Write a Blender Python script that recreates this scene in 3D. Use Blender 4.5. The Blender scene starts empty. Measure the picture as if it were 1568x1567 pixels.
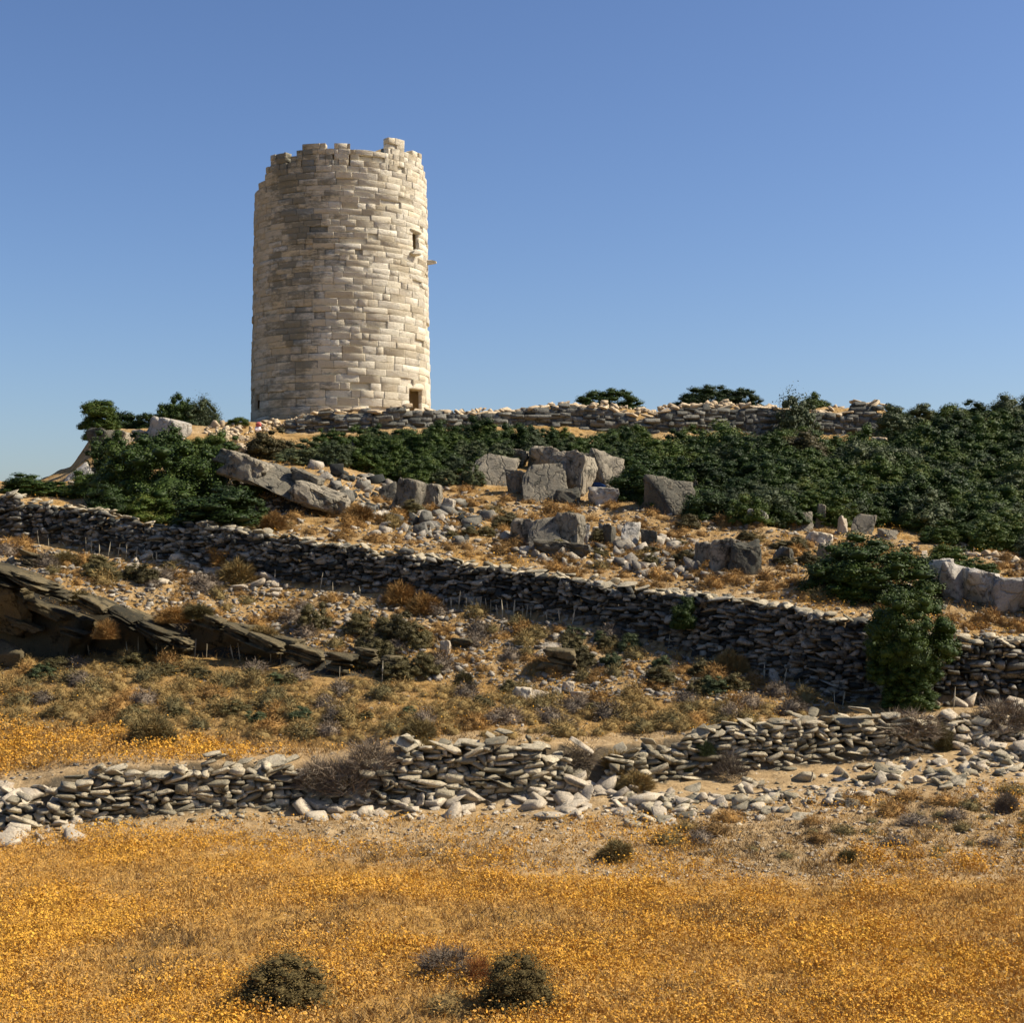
import bpy, bmesh, math, random
import numpy as np
from mathutils import Vector, Matrix, Euler, noise

rnd = random.Random(11)
rs = np.random.RandomState(5)
scene = bpy.context.scene
COL = scene.collection
F, CX, HY, ZC = 2400.0, 784.0, 850.0, 5.1     # focal length and horizon of the photograph (px), eye height (m)

# ------------------------------------------------------------------ camera, sky, sun, exposure
cam = bpy.data.cameras.new('camera')
camo = bpy.data.objects.new('camera', cam)
COL.objects.link(camo)
camo.location = (0, 0, ZC)
camo.rotation_euler = (math.radians(90), 0, 0)
cam.sensor_width = 36.0
cam.lens = 36.0 * F / 1568.0
cam.shift_y = (HY - 783.5) / 1568.0
cam.clip_start = 0.1
cam.clip_end = 3000
scene.camera = camo

SUN_EL = math.radians(44)
SUN_AZ = math.radians(1)          # from +X, a little behind the scene
sdir = Vector((math.cos(SUN_EL) * math.cos(SUN_AZ), math.cos(SUN_EL) * math.sin(SUN_AZ), math.sin(SUN_EL)))
world = bpy.data.worlds.new('World')
scene.world = world
world.use_nodes = True
wn = world.node_tree.nodes
wl = world.node_tree.links
wn.clear()
sky = wn.new('ShaderNodeTexSky')
sky.sky_type = 'NISHITA'
sky.sun_disc = False
sky.sun_elevation = SUN_EL
sky.sun_rotation = math.atan2(sdir.x, sdir.y)
sky.altitude = 0
sky.air_density = 1.0
sky.dust_density = 1.0
sky.ozone_density = 6.0
bg = wn.new('ShaderNodeBackground')
bg.inputs['Strength'].default_value = 0.060
wo = wn.new('ShaderNodeOutputWorld')
gam = wn.new('ShaderNodeGamma')       # deep slide-film blue over the whole dome
gam.inputs['Gamma'].default_value = 1.2
wl.new(sky.outputs[0], gam.inputs[0])
tintn = wn.new('ShaderNodeMix'); tintn.data_type = 'RGBA'; tintn.blend_type = 'MULTIPLY'
tintn.inputs[0].default_value = 1.0; tintn.inputs[7].default_value = (1.10, 0.985, 0.97, 1)
wl.new(gam.outputs[0], tintn.inputs[6])
wl.new(tintn.outputs[2], bg.inputs[0])
wl.new(bg.outputs[0], wo.inputs[0])

sun = bpy.data.lights.new('sun', 'SUN')
sun.energy = 5.0
sun.angle = math.radians(0.5)
sun.color = (1.0, 0.90, 0.75)
suno = bpy.data.objects.new('sun', sun)
COL.objects.link(suno)
suno.location = (20, 0, 60)
suno.rotation_euler = sdir.to_track_quat('Z', 'Y').to_euler()

scene.view_settings.view_transform = 'Standard'
scene.view_settings.look = 'None'
scene.view_settings.exposure = 0.68
scene.view_settings.gamma = 1.0
scene.view_settings.use_curve_mapping = False
scene.render.film_transparent = False
scene.cycles.pixel_filter_type = 'BLACKMAN_HARRIS'
scene.cycles.filter_width = 1.5        # soft film grain edge
scene.cycles.max_bounces = 4
scene.cycles.diffuse_bounces = 2

# ------------------------------------------------------------------ helpers
LM = [(755, 720, 'the pyramid-shaped boulder'), (832, 708, 'the boulder cluster'), (926, 720, 'the blue-painted block'), (1018, 760, 'the tall dark rock'),
 (530, 685, 'the lone whitish rock'), (1224, 650, 'the tall grey-green bush'), (1330, 750, 'the rust-brown dead bush'), (1226, 800, 'the round grey rock'), (1292, 805, 'the pointed white stone'),
 (1350, 650, 'the squared wall end'), (1158, 790, 'the pale thicket-edge rock'), (622, 755, 'the tall pale-capped boulder'), (866, 825, 'the cracked grey outcrop'),
 (1125, 855, 'the dark square outcrop'), (1254, 828, 'the flat pale slab'), (1500, 900, 'the marble outcrop'), (1345, 880, 'the wide dark bush'), (1396, 980, 'the big round bush'),
 (810, 1065, 'the white boulder pair'), (854, 1015, 'the dark overhanging rock'), (690, 990, 'the upright pale slab'), (345, 865, 'the rounded brown shrubs'), (228, 1115, 'the orange-topped shrub'),
 (640, 1120, 'the bent-straw shrub'), (525, 1190, 'the wall-dip thorn scrub'), (880, 1165, 'the wall-gap scrub'), (710, 1045, 'the dark round bush'),
 (945, 1305, 'the round path tuft'), (1300, 1315, 'the small dark path tuft'), (1545, 1230, 'the twiggy bank bush'), (1400, 1115, 'the climbing wall scrub'), (1120, 1180, 'the grey twiggy shrub'),
 (60, 860, 'the small dark ledge rock'), (430, 740, 'the tilted ledge'), (50, 1250, 'the collapsed wall end'), (390, 1180, 'the intact low wall'), (1200, 1130, 'the climbing wall middle'),
 (966, 820, 'the pale cracked rock'), (1470, 720, 'the far thicket'), (340, 980, 'the ragged ledge'), (180, 960, 'the hollowed ledge'), (1192, 1036, 'the rounded tan rock'), (1050, 1050, 'the two-toned grey stone'),
 (450, 1060, 'the terrace middle'), (1500, 1100, 'the broken wall end')]
AUTO = []
MATW = {'leaf': 'evergreen', 'leafolive': 'olive-green', 'dry': 'orange-brown', 'drygreen': 'olive-brown', 'greytwig': 'grey'}
def auto(o, px, py, size, noun, mat=None):
    best = None
    g = o.get('group') or o.name
    for q in sorted(LM, key=lambda t: (t[0] - px) ** 2 + ((t[1] - py) * 1.5) ** 2)[:6]:
        dx, dy = px - q[0], py - q[1]; d = math.hypot(dx, dy)
        v = 'above' if dy < 0 else 'below'; h = 'left' if dx < 0 else 'right'
        a = math.degrees(math.atan2(abs(dy), abs(dx)))
        rel = f'{h} of' if a < 22 else (v if a > 68 else f'{v} and {h} of')
        far = '' if d < 55 else ('some way ' if d < 95 else 'far ')
        if d < 26: rel = 'right beside'
        lab = ' '.join(f"{size} {MATW.get(mat, '')} {noun} {far}{rel} {q[2]}".split())
        if len(lab.split()) > 16: continue
        if lab not in USED:
            USED[lab] = g; o['label'] = lab; return
        if best is None and USED[lab] == g: best = lab
    o['label'] = best or lab
USED = {}
def tag(o, label=None, cat=None, group=None, kind=None):
    if label: o['label'] = label
    if cat: o['category'] = cat
    if group: o['group'] = group
    if kind: o['kind'] = kind
    elif cat: o['kind'] = 'thing'
    return o

def link(name, me, mat=None, parent=None, smooth=False):
    o = bpy.data.objects.new(name, me)
    COL.objects.link(o)
    if mat and len(me.materials) == 0: me.materials.append(mat)
    if parent: o.parent = parent
    return o

def mesh_np(name, V, Fc, mat=None, smooth=False, tint=None):
    """V (n,3); Fc (m,3) or (m,4) array, or list of such arrays; tint per vertex."""
    V = np.asarray(V, dtype=np.float32)
    groups = Fc if isinstance(Fc, list) else [Fc]
    groups = [np.asarray(g, dtype=np.int32) for g in groups if len(g)]
    me = bpy.data.meshes.new(name)
    me.vertices.add(len(V))
    me.vertices.foreach_set('co', V.ravel())
    nl = sum(g.size for g in groups)
    nf = sum(len(g) for g in groups)
    me.loops.add(nl)
    me.loops.foreach_set('vertex_index', np.concatenate([g.ravel() for g in groups]))
    me.polygons.add(nf)
    sizes = np.concatenate([np.full(len(g), g.shape[1], np.int32) for g in groups])
    starts = np.concatenate([[0], np.cumsum(sizes)[:-1]]).astype(np.int32)
    me.polygons.foreach_set('loop_start', starts)
    if smooth: me.polygons.foreach_set('use_smooth', np.ones(nf, dtype=bool))
    if tint is not None:
        a = me.attributes.new('tint', 'FLOAT', 'POINT')
        a.data.foreach_set('value', np.asarray(tint, dtype=np.float32))
    me.update(calc_edges=True)
    if mat: me.materials.append(mat)
    return me

def empty(name, loc):
    o = bpy.data.objects.new(name, None)
    COL.objects.link(o)
    o.location = loc
    o.empty_display_size = 0.3
    return o

def rotm(rx, ry, rz):
    return np.array(Euler((rx, ry, rz)).to_matrix())

class Nodes:
    def __init__(s, name):
        s.m = bpy.data.materials.new(name)
        s.m.use_nodes = True
        s.n = s.m.node_tree.nodes
        s.l = s.m.node_tree.links
        s.b = s.n['Principled BSDF']
        s.b.inputs['Roughness'].default_value = 0.95
        s.b.inputs['Specular IOR Level'].default_value = 0.15
    def put(s, sock, v):
        if isinstance(v, (int, float)): sock.default_value = v
        elif isinstance(v, tuple): sock.default_value = v if len(v) != 3 or sock.type == 'VECTOR' else (*v, 1)
        else: s.l.new(v, sock)
    def math(s, op, a, b=0.0, clamp=False):
        n = s.n.new('ShaderNodeMath'); n.operation = op; n.use_clamp = clamp
        s.put(n.inputs[0], a); s.put(n.inputs[1], b); return n.outputs[0]
    def noise(s, vec, scale, detail=4, rough=0.55, dist=0.0):
        n = s.n.new('ShaderNodeTexNoise')
        if vec is not None: s.l.new(vec, n.inputs['Vector'])
        n.inputs['Scale'].default_value = scale; n.inputs['Detail'].default_value = detail
        n.inputs['Roughness'].default_value = rough; n.inputs['Distortion'].default_value = dist
        return n.outputs[0]
    def ramp(s, v, stops, interp='LINEAR'):
        n = s.n.new('ShaderNodeValToRGB'); n.color_ramp.interpolation = interp
        e = n.color_ramp.elements
        while len(e) < len(stops): e.new(0.5)
        for k, (p, c) in enumerate(stops):
            e[k].position = p; e[k].color = (*c, 1) if isinstance(c, tuple) else (c, c, c, 1)
        s.put(n.inputs[0], v); return n.outputs[0]
    def mix(s, f, a, b, blend='MIX'):
        n = s.n.new('ShaderNodeMix'); n.data_type = 'RGBA'; n.blend_type = blend
        s.put(n.inputs[0], f); s.put(n.inputs[6], a); s.put(n.inputs[7], b); return n.outputs[2]
    def rng(s, v, a, b, c, d):
        n = s.n.new('ShaderNodeMapRange'); s.put(n.inputs[0], v)
        for k, x in zip((1, 2, 3, 4), (a, b, c, d)): n.inputs[k].default_value = x
        return n.outputs[0]
    def pos(s): return s.n.new('ShaderNodeNewGeometry').outputs['Position']
    def attr(s, name):
        n = s.n.new('ShaderNodeAttribute'); n.attribute_name = name; return n.outputs['Fac']
    def rand(s):
        r = s.n.new('ShaderNodeObjectInfo').outputs['Random']
        return s.math('FRACT', s.math('ADD', r, s.attr('tint')))
    def scale(s, v, xyz):
        n = s.n.new('ShaderNodeMapping'); n.vector_type = 'POINT'; s.l.new(v, n.inputs[0]); n.inputs['Scale'].default_value = xyz
        return n.outputs[0]
    def sepv(s, v):
        n = s.n.new('ShaderNodeSeparateXYZ'); s.l.new(v, n.inputs[0]); return n.outputs
    def bump(s, h, strength, dist, prev=None):
        n = s.n.new('ShaderNodeBump'); n.inputs['Strength'].default_value = strength; n.inputs['Distance'].default_value = dist
        s.l.new(h, n.inputs['Height'])
        if prev is not None: s.l.new(prev, n.inputs['Normal'])
        return n.outputs[0]
    def done(s, col, nrm=None):
        s.put(s.b.inputs['Base Color'], col)
        if nrm is not None: s.l.new(nrm, s.b.inputs['Normal'])
        return s.m

# ------------------------------------------------------------------ materials
def rock_mat(name, pale, grey, dark, lichen=0.5, warm=(0.42, 0.27, 0.12), fine=14.0, crack=0.0, steep=(0.3, 0.85)):
    s = Nodes(name); p = s.pos(); r = s.rand()
    big = s.noise(p, 1.1, 5, 0.6)
    c = s.mix(s.rng(s.math('ADD', s.math('MULTIPLY', r, 0.6), s.math('MULTIPLY', big, 0.6)), steep[0], steep[1], 0, 1), grey, pale)
    st = s.noise(p, 5.0, 6, 0.7)
    c = s.mix(s.rng(st, 0.56, 0.72, 0, 0.6), c, warm)
    li = s.noise(p, 3.3, 7, 0.72)
    c = s.mix(s.rng(s.math('ADD', li, s.math('MULTIPLY', s.math('SUBTRACT', r, 0.5), 0.10)), 0.62 - 0.16 * lichen, 0.74 - 0.16 * lichen, 0, 0.85), c, dark)
    gr = s.noise(p, 30.0, 4, 0.7)
    c = s.mix(0.5, c, s.ramp(gr, [(0.3, 0.3), (0.7, 0.75)]), 'OVERLAY')
    n1 = s.bump(s.noise(p, 4.5, 6, 0.65), 0.9, 0.07)
    n2 = s.bump(s.noise(p, fine, 6, 0.8), 1.0, 0.035, n1)
    if crack:
        vo = s.n.new('ShaderNodeTexVoronoi'); vo.feature = 'DISTANCE_TO_EDGE'; vo.inputs['Scale'].default_value = crack
        nz = s.n.new('ShaderNodeTexNoise'); nz.inputs['Scale'].default_value = 2.5; s.l.new(p, nz.inputs['Vector'])
        va = s.n.new('ShaderNodeVectorMath'); va.operation = 'MULTIPLY_ADD'; s.l.new(nz.outputs['Color'], va.inputs[0]); va.inputs[1].default_value = (0.7, 0.7, 0.7); s.l.new(s.scale(p, (1.3, 1.3, 0.55)), va.inputs[2])
        s.l.new(va.outputs[0], vo.inputs['Vector'])
        d = s.rng(vo.outputs['Distance'], 0.0, 0.06, 0, 1)
        c = s.mix(s.rng(vo.outputs['Distance'], 0.0, 0.02, 0.4, 0), c, dark)
        n2 = s.bump(d, 0.8, 0.05, n2)
    return s.done(c, n2)

M = {}
M['schist'] = rock_mat('schist', (0.48, 0.42, 0.32), (0.14, 0.13, 0.11), (0.045, 0.046, 0.04), 0.55)
M['wallstone'] = rock_mat('wall_stone', (0.56, 0.48, 0.33), (0.21, 0.185, 0.125), (0.05, 0.05, 0.036), 0.55, fine=22, steep=(0.35, 0.8))
M['midstone'] = rock_mat('mid_wall_stone', (0.36, 0.33, 0.26), (0.036, 0.039, 0.035), (0.012, 0.014, 0.013), 0.6, warm=(0.10, 0.07, 0.04), fine=22, steep=(0.44, 0.85))  # tones dropped well down: the wall face carries its shade in the colour
M['paleston'] = rock_mat('pale_stone', (0.58, 0.495, 0.36), (0.38, 0.32, 0.235), (0.13, 0.12, 0.095), 0.3, fine=20)
M['boulder'] = rock_mat('boulder_rock', (0.30, 0.26, 0.19), (0.075, 0.072, 0.056), (0.018, 0.020, 0.016), 0.6, warm=(0.16, 0.11, 0.06), crack=1.1)  # greys lowered to put deeper shade into the boulder faces
M['marble'] = rock_mat('marble_rock', (0.50, 0.46, 0.38), (0.20, 0.19, 0.17), (0.05, 0.05, 0.048), 0.5, crack=0.9)
M['ledge'] = rock_mat('ledge_rock', (0.15, 0.12, 0.065), (0.034, 0.031, 0.020), (0.010, 0.011, 0.008), 0.62, warm=(0.17, 0.11, 0.04))  # near-black tones stand in for deep shade on the ledge fronts
M['ridge'] = rock_mat('ridge_wall_stone', (0.21, 0.20, 0.165), (0.075, 0.076, 0.066), (0.026, 0.029, 0.026), 0.6, warm=(0.14, 0.11, 0.07))
M['warmrubble'] = rock_mat('warm_rubble', (0.56, 0.45, 0.30), (0.36, 0.28, 0.18), (0.12, 0.10, 0.06), 0.25)

# tower masonry: cream marble, black lichen and painted shade on the side away from the sun
def tower_mat():
    s = Nodes('tower_marble'); p = s.pos(); r = s.rand()
    x, y, z = s.sepv(p)
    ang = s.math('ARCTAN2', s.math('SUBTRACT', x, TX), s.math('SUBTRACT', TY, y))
    c = s.ramp(r, [(0.0, (0.58, 0.51, 0.37)), (0.35, (0.73, 0.66, 0.50)), (0.7, (0.80, 0.74, 0.59)), (1.0, (0.66, 0.60, 0.47))])
    big = s.noise(p, 1.3, 5, 0.6)
    c = s.mix(s.rng(big, 0.5, 0.75, 0, 0.35), c, (0.56, 0.42, 0.24))
    # weathered face: broad band left of the middle, patchy, block by block
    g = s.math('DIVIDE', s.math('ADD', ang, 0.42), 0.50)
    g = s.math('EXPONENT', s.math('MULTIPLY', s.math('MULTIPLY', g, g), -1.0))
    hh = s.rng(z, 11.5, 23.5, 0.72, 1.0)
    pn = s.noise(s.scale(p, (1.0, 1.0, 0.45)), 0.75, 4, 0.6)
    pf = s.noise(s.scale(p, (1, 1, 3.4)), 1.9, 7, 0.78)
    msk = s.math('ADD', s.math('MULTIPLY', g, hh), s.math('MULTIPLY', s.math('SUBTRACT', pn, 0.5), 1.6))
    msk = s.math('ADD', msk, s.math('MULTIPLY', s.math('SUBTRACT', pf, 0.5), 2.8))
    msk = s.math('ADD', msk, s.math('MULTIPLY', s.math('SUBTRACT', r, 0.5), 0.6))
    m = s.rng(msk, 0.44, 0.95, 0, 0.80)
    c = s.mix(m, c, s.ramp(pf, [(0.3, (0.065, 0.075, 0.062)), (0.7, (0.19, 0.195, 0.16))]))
    left_shade = s.rng(ang, -1.3, -0.1, 0.80, 0.0)  # left side darkened by angle, its shade put into the colour
    c = s.mix(s.math('MULTIPLY', left_shade, s.rng(pf, 0.3, 0.6, 0.35, 0.95)), c, (0.24, 0.21, 0.135))
    sp = s.noise(s.scale(p, (1, 1, 1.8)), 5.0, 8, 0.78)
    c = s.mix(s.rng(sp, 0.54, 0.68, 0, 0.55), c, (0.27, 0.22, 0.14))
    n1 = s.bump(s.noise(s.scale(p, (1, 1, 2.2)), 6.0, 8, 0.80), 1.0, 0.065)
    n2 = s.bump(s.noise(p, 16, 5, 0.7), 0.8, 0.025, n1)
    return s.done(c, n2)

def ground_mat():
    s = Nodes('dry_ground'); p = s.pos()
    n1 = s.noise(p, 0.55, 5, 0.6); n2 = s.noise(p, 3.0, 6, 0.7); n3 = s.noise(p, 16, 5, 0.75)
    earth = s.ramp(n2, [(0.25, (0.22, 0.145, 0.066)), (0.5, (0.355, 0.245, 0.12)), (0.75, (0.48, 0.355, 0.195))])
    dry = s.ramp(n2, [(0.25, (0.11, 0.066, 0.022)), (0.5, (0.30, 0.18, 0.058)), (0.78, (0.46, 0.31, 0.125))])
    gold = s.ramp(n2, [(0.25, (0.20, 0.11, 0.025)), (0.5, (0.40, 0.22, 0.05)), (0.78, (0.52, 0.33, 0.11))])
    hd = s.math('ADD', s.attr('dry'), s.math('MULTIPLY', s.math('SUBTRACT', n1, 0.5), 1.6))
    c = s.mix(s.rng(hd, 0.3, 0.75, 0, 1), earth, dry)
    c = s.mix(s.rng(s.math('ADD', s.attr('gold'), s.math('MULTIPLY', s.math('SUBTRACT', n1, 0.5), 0.7)), 0.35, 0.7, 0, 1), c, gold)
    c = s.mix(s.math('MULTIPLY', s.attr('rock'), s.rng(n2, 0.3, 0.5, 0.8, 1.0)), c, s.ramp(n2, [(0.3, (0.018, 0.018, 0.014)), (0.7, (0.075, 0.068, 0.05))]))  # near-black mix paints shade into ledge hollows and wall gaps
    c = s.mix(0.6, c, s.ramp(n3, [(0.3, 0.28), (0.7, 0.75)]), 'OVERLAY')
    c = s.mix(s.rng(s.noise(p, 7.0, 3, 0.6), 0.66, 0.70, 0, 0.55), c, (0.58, 0.52, 0.42))
    b = s.bump(n2, 0.8, 0.12); b = s.bump(n3, 0.9, 0.03, b)
    return s.done(c, b)

def leaf_mat(name, stops, rough=0.6):
    s = Nodes(name); p = s.pos()
    r = s.math('ADD', s.math('MULTIPLY', s.n.new('ShaderNodeObjectInfo').outputs['Random'], 0.45), s.math('MULTIPLY', s.attr('tint'), 0.55))
    r = s.math('ADD', r, s.math('MULTIPLY', s.math('SUBTRACT', s.noise(p, 1.3, 3, 0.6), 0.5), 0.5))
    c = s.ramp(r, stops)
    s.b.inputs['Roughness'].default_value = rough
    s.b.inputs['Specular IOR Level'].default_value = 0.2
    return s.done(c)

M['leaf'] = leaf_mat('mastic_leaves', [(0.1, (0.010, 0.021, 0.003)), (0.4, (0.026, 0.048, 0.006)), (0.7, (0.062, 0.092, 0.010)), (1.0, (0.145, 0.135, 0.024))])
M['leafolive'] = leaf_mat('olive_leaves', [(0.1, (0.028, 0.042, 0.016)), (0.5, (0.058, 0.074, 0.028)), (1.0, (0.12, 0.13, 0.055))])
M['brownleaf'] = leaf_mat('brown_green_twigs', [(0.1, (0.045, 0.038, 0.014)), (0.5, (0.095, 0.078, 0.028)), (1.0, (0.16, 0.13, 0.045))])
M['dry'] = leaf_mat('dry_cushion_twigs', [(0.05, (0.11, 0.072, 0.030)), (0.35, (0.23, 0.135, 0.045)), (0.65, (0.34, 0.19, 0.055)), (1.0, (0.45, 0.28, 0.10))], 0.9)
M['drygreen'] = leaf_mat('olive_cushion_twigs', [(0.05, (0.085, 0.078, 0.038)), (0.4, (0.17, 0.135, 0.055)), (0.75, (0.27, 0.18, 0.062)), (1.0, (0.37, 0.24, 0.085))], 0.9)
M['meadowshrub'] = leaf_mat('meadow_shrub_leaves', [(0.1, (0.042, 0.032, 0.011)), (0.5, (0.105, 0.077, 0.025)), (1.0, (0.24, 0.165, 0.055))], 0.9)
M['greytwig'] = leaf_mat('grey_twigs', [(0.05, (0.085, 0.068, 0.050)), (0.5, (0.17, 0.135, 0.095)), (1.0, (0.28, 0.21, 0.14))], 0.9)
M['rust'] = leaf_mat('rusty_dead_leaves', [(0.1, (0.14, 0.045, 0.014)), (0.6, (0.26, 0.10, 0.028)), (1.0, (0.36, 0.17, 0.055))], 0.9)
M['meadow'] = None
s_ = Nodes('meadow_straw')
M['meadow'] = s_.done(s_.ramp(s_.attr('tint'), [(0.0, (0.12, 0.085, 0.045)), (0.18, (0.27, 0.165, 0.06)), (0.42, (0.50, 0.30, 0.095)), (0.60, (0.56, 0.31, 0.065)), (0.8, (0.60, 0.305, 0.038)), (1.0, (0.66, 0.37, 0.055))]))
s_.b.inputs['Roughness'].default_value = 0.9
def plain(name, col, rough=0.9, var=0.25, sc=12):
    s = Nodes(name); p = s.pos()
    c = s.mix(s.noise(p, sc, 4, 0.6), tuple(x * (1 - var) for x in col), tuple(min(1, x * (1 + var)) for x in col))
    s.b.inputs['Roughness'].default_value = rough
    return s.done(c)
M['stem'] = plain('pale_stem', (0.50, 0.42, 0.28))
M['spike'] = plain('dry_flower_spike', (0.40, 0.35, 0.24))
M['bark'] = plain('grey_bark', (0.16, 0.13, 0.10), sc=20)
M['bluepaint'] = plain('faded_blue_paint', (0.02, 0.06, 0.19), var=0.6, sc=9)
M['red'] = plain('faded_red_cloth', (0.42, 0.11, 0.09), 0.7)
M['whitecloth'] = plain('white_cloth', (0.80, 0.70, 0.66), 0.8, 0.08)

# ------------------------------------------------------------------ terrain from measured profiles
XS = None
def line(d):            # {px: (py, Y)} -> two interpolators
    k = sorted(d)
    return (np.array(k, float), np.array([d[i][0] for i in k], float), np.array([d[i][1] for i in k], float))
def pyz(z, Y): return HY - (z) * F / Y
LINES = [
 line({0: (pyz(-5.1, 1.0), 1.0)}),
 line({0: (pyz(-5.1, 15.0), 15.0)}),
 line({0: (pyz(-5.07, 24.5), 24.5), 784: (pyz(-5.07, 24.5), 24.5), 1568: (pyz(-5.0, 24.5), 24.5)}),
 line({0: (1278, 28.3), 130: (1262, 28.9), 250: (1251, 29.2), 470: (1238, 29.8), 600: (1240, 29.7), 800: (1228, 30.1), 950: (1212, 30.6), 1080: (1192, 31.2), 1200: (1180, 31.5), 1300: (1170, 31.8), 1400: (1157, 32.2), 1568: (1132, 33.0)}),
 line({0: (1218, 29.5), 60: (1202, 29.7), 100: (1186, 29.9), 200: (1174, 30.0), 400: (1166, 30.5), 470: (1172, 30.5), 560: (1162, 30.5), 640: (1143, 30.5), 800: (1136, 30.9), 870: (1142, 31.1), 950: (1142, 31.3), 1030: (1130, 31.7), 1080: (1113, 31.9), 1200: (1106, 32.2), 1300: (1103, 32.5), 1400: (1101, 32.9), 1480: (1092, 33.2), 1568: (1087, 33.6)}),
 line({0: (998, 40.8), 100: (1000, 40.8), 300: (1004, 40.4), 420: (1012, 39.6), 500: (1034, 38.1), 700: (1052, 37.2), 800: (1062, 36.7), 1000: (1068, 36.0), 1200: (1080, 35.2), 1300: (1090, 34.4), 1568: (1085, 34.4)}),
 line({0: (895, 41.5), 90: (908, 41.5), 150: (925, 41.4), 270: (952, 41.2), 300: (940, 41.2), 420: (975, 40.6), 500: (1000, 39.3), 700: (1025, 38.2), 800: (1035, 37.9), 1000: (1030, 37.3), 1200: (1065, 36.0), 1300: (1087, 34.8), 1568: (1085, 34.8)}),
 line({0: (823, 46.5), 100: (840, 46.2), 250: (862, 45.3), 400: (890, 44.2), 600: (914, 43.0), 700: (931, 42.3), 800: (944, 41.5), 900: (959, 40.5), 1000: (988, 39.5), 1100: (1017, 38.3), 1200: (1046, 37.0), 1280: (1080, 35.9), 1400: (1085, 35.3), 1568: (1083, 35.2)}),
 line({0: (764, 47.2), 100: (780, 46.9), 200: (799, 46.4), 240: (810, 46.1), 300: (806, 45.7), 400: (818, 45.0), 500: (836, 44.4), 600: (850, 43.7), 700: (861, 43.0), 800: (878, 42.2), 900: (891, 41.2), 1000: (910, 40.2), 1100: (918, 39.1), 1200: (931, 37.8), 1300: (951, 36.7), 1400: (968, 36.1), 1568: (988, 36.0)}),
 line({-400: (800, 56), 0: (752, 56), 100: (760, 54), 200: (752, 55), 300: (775, 52), 345: (785, 50.6), 400: (788, 50.2), 520: (790, 50), 560: (780, 52), 600: (772, 53), 800: (803, 50), 1000: (824, 48), 1200: (832, 47), 1400: (858, 45), 1568: (868, 44)}),
 line({-400: (800, 58), 0: (746, 58), 100: (752, 55), 200: (735, 57), 300: (752, 54), 345: (735, 52), 400: (738, 51.6), 520: (752, 51), 560: (762, 53.5), 600: (765, 55), 800: (780, 53), 1000: (800, 51), 1200: (810, 50), 1400: (840, 48), 1568: (850, 47)}),
 line({-400: (800, 62), 0: (740, 62), 90: (738, 61), 140: (712, 61), 200: (695, 62), 400: (700, 62), 600: (700, 63), 800: (705, 63), 1000: (718, 62), 1200: (738, 60), 1400: (772, 57), 1568: (782, 56)}),
 line({-400: (810, 66), 0: (740, 66), 60: (738, 66), 110: (718, 66.5), 140: (672, 67), 175: (655, 67.5), 300: (652, 68.5), 380: (650, 70), 440: (664, 69.8), 600: (657, 70), 800: (655, 71.5), 1000: (666, 72), 1200: (666, 73), 1350: (672, 73.5), 1400: (655, 75), 1568: (648, 77)}),
 line({-400: (812, 67), 0: (739, 67), 60: (736, 67), 110: (714, 67.5), 140: (668, 68.5), 175: (652, 69), 300: (649, 69.8), 380: (646, 71.0), 440: (643, 71.0), 500: (634, 71.2), 600: (632, 71.2), 700: (634, 72), 800: (630, 72.7), 850: (622, 73), 900: (626, 73), 1000: (632, 73.2), 1050: (624, 73.5), 1180: (624, 74.2), 1350: (628, 75), 1400: (640, 77), 1568: (632, 79)}),
 line({-400: (815, 84), 0: (760, 84), 110: (735, 84), 140: (690, 84), 175: (682, 84), 380: (670, 84), 440: (662, 84), 600: (662, 84), 850: (650, 84), 1000: (652, 84), 1568: (640, 84)}),
 line({0: (pyz(-6, 120), 120)}),
 line({0: (pyz(-28, 420), 420)}),
 line({0: (pyz(-60, 1500), 1500)}),
]
ROWS = np.concatenate([np.array([-60, -25, -8, -2, 1, 4, 8, 11, 13]), np.arange(15, 27, 0.3), np.arange(27, 48.5, 0.14), np.arange(48.5, 78, 0.26), np.arange(78, 92, 1.0), np.array([96, 105, 120, 150, 200, 280, 420, 700, 1100, 1500])])
PXC = np.concatenate([np.arange(-1900, -120, 60), np.arange(-120, 1690, 5.2), np.arange(1700, 3500, 60)])
def fbm(x, y, z=0.0, sc=1.0, oct=4):
    return noise.fractal(Vector((x * sc, y * sc, z * sc)), 0.7, 2.0, oct)
NU, NY = len(PXC), len(ROWS)
ZG = np.zeros((NU, NY)); RK_SHADE = np.zeros((NU, NY)); GD = np.zeros((NU, NY)); DR = np.zeros((NU, NY))
ftab = {}
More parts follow.
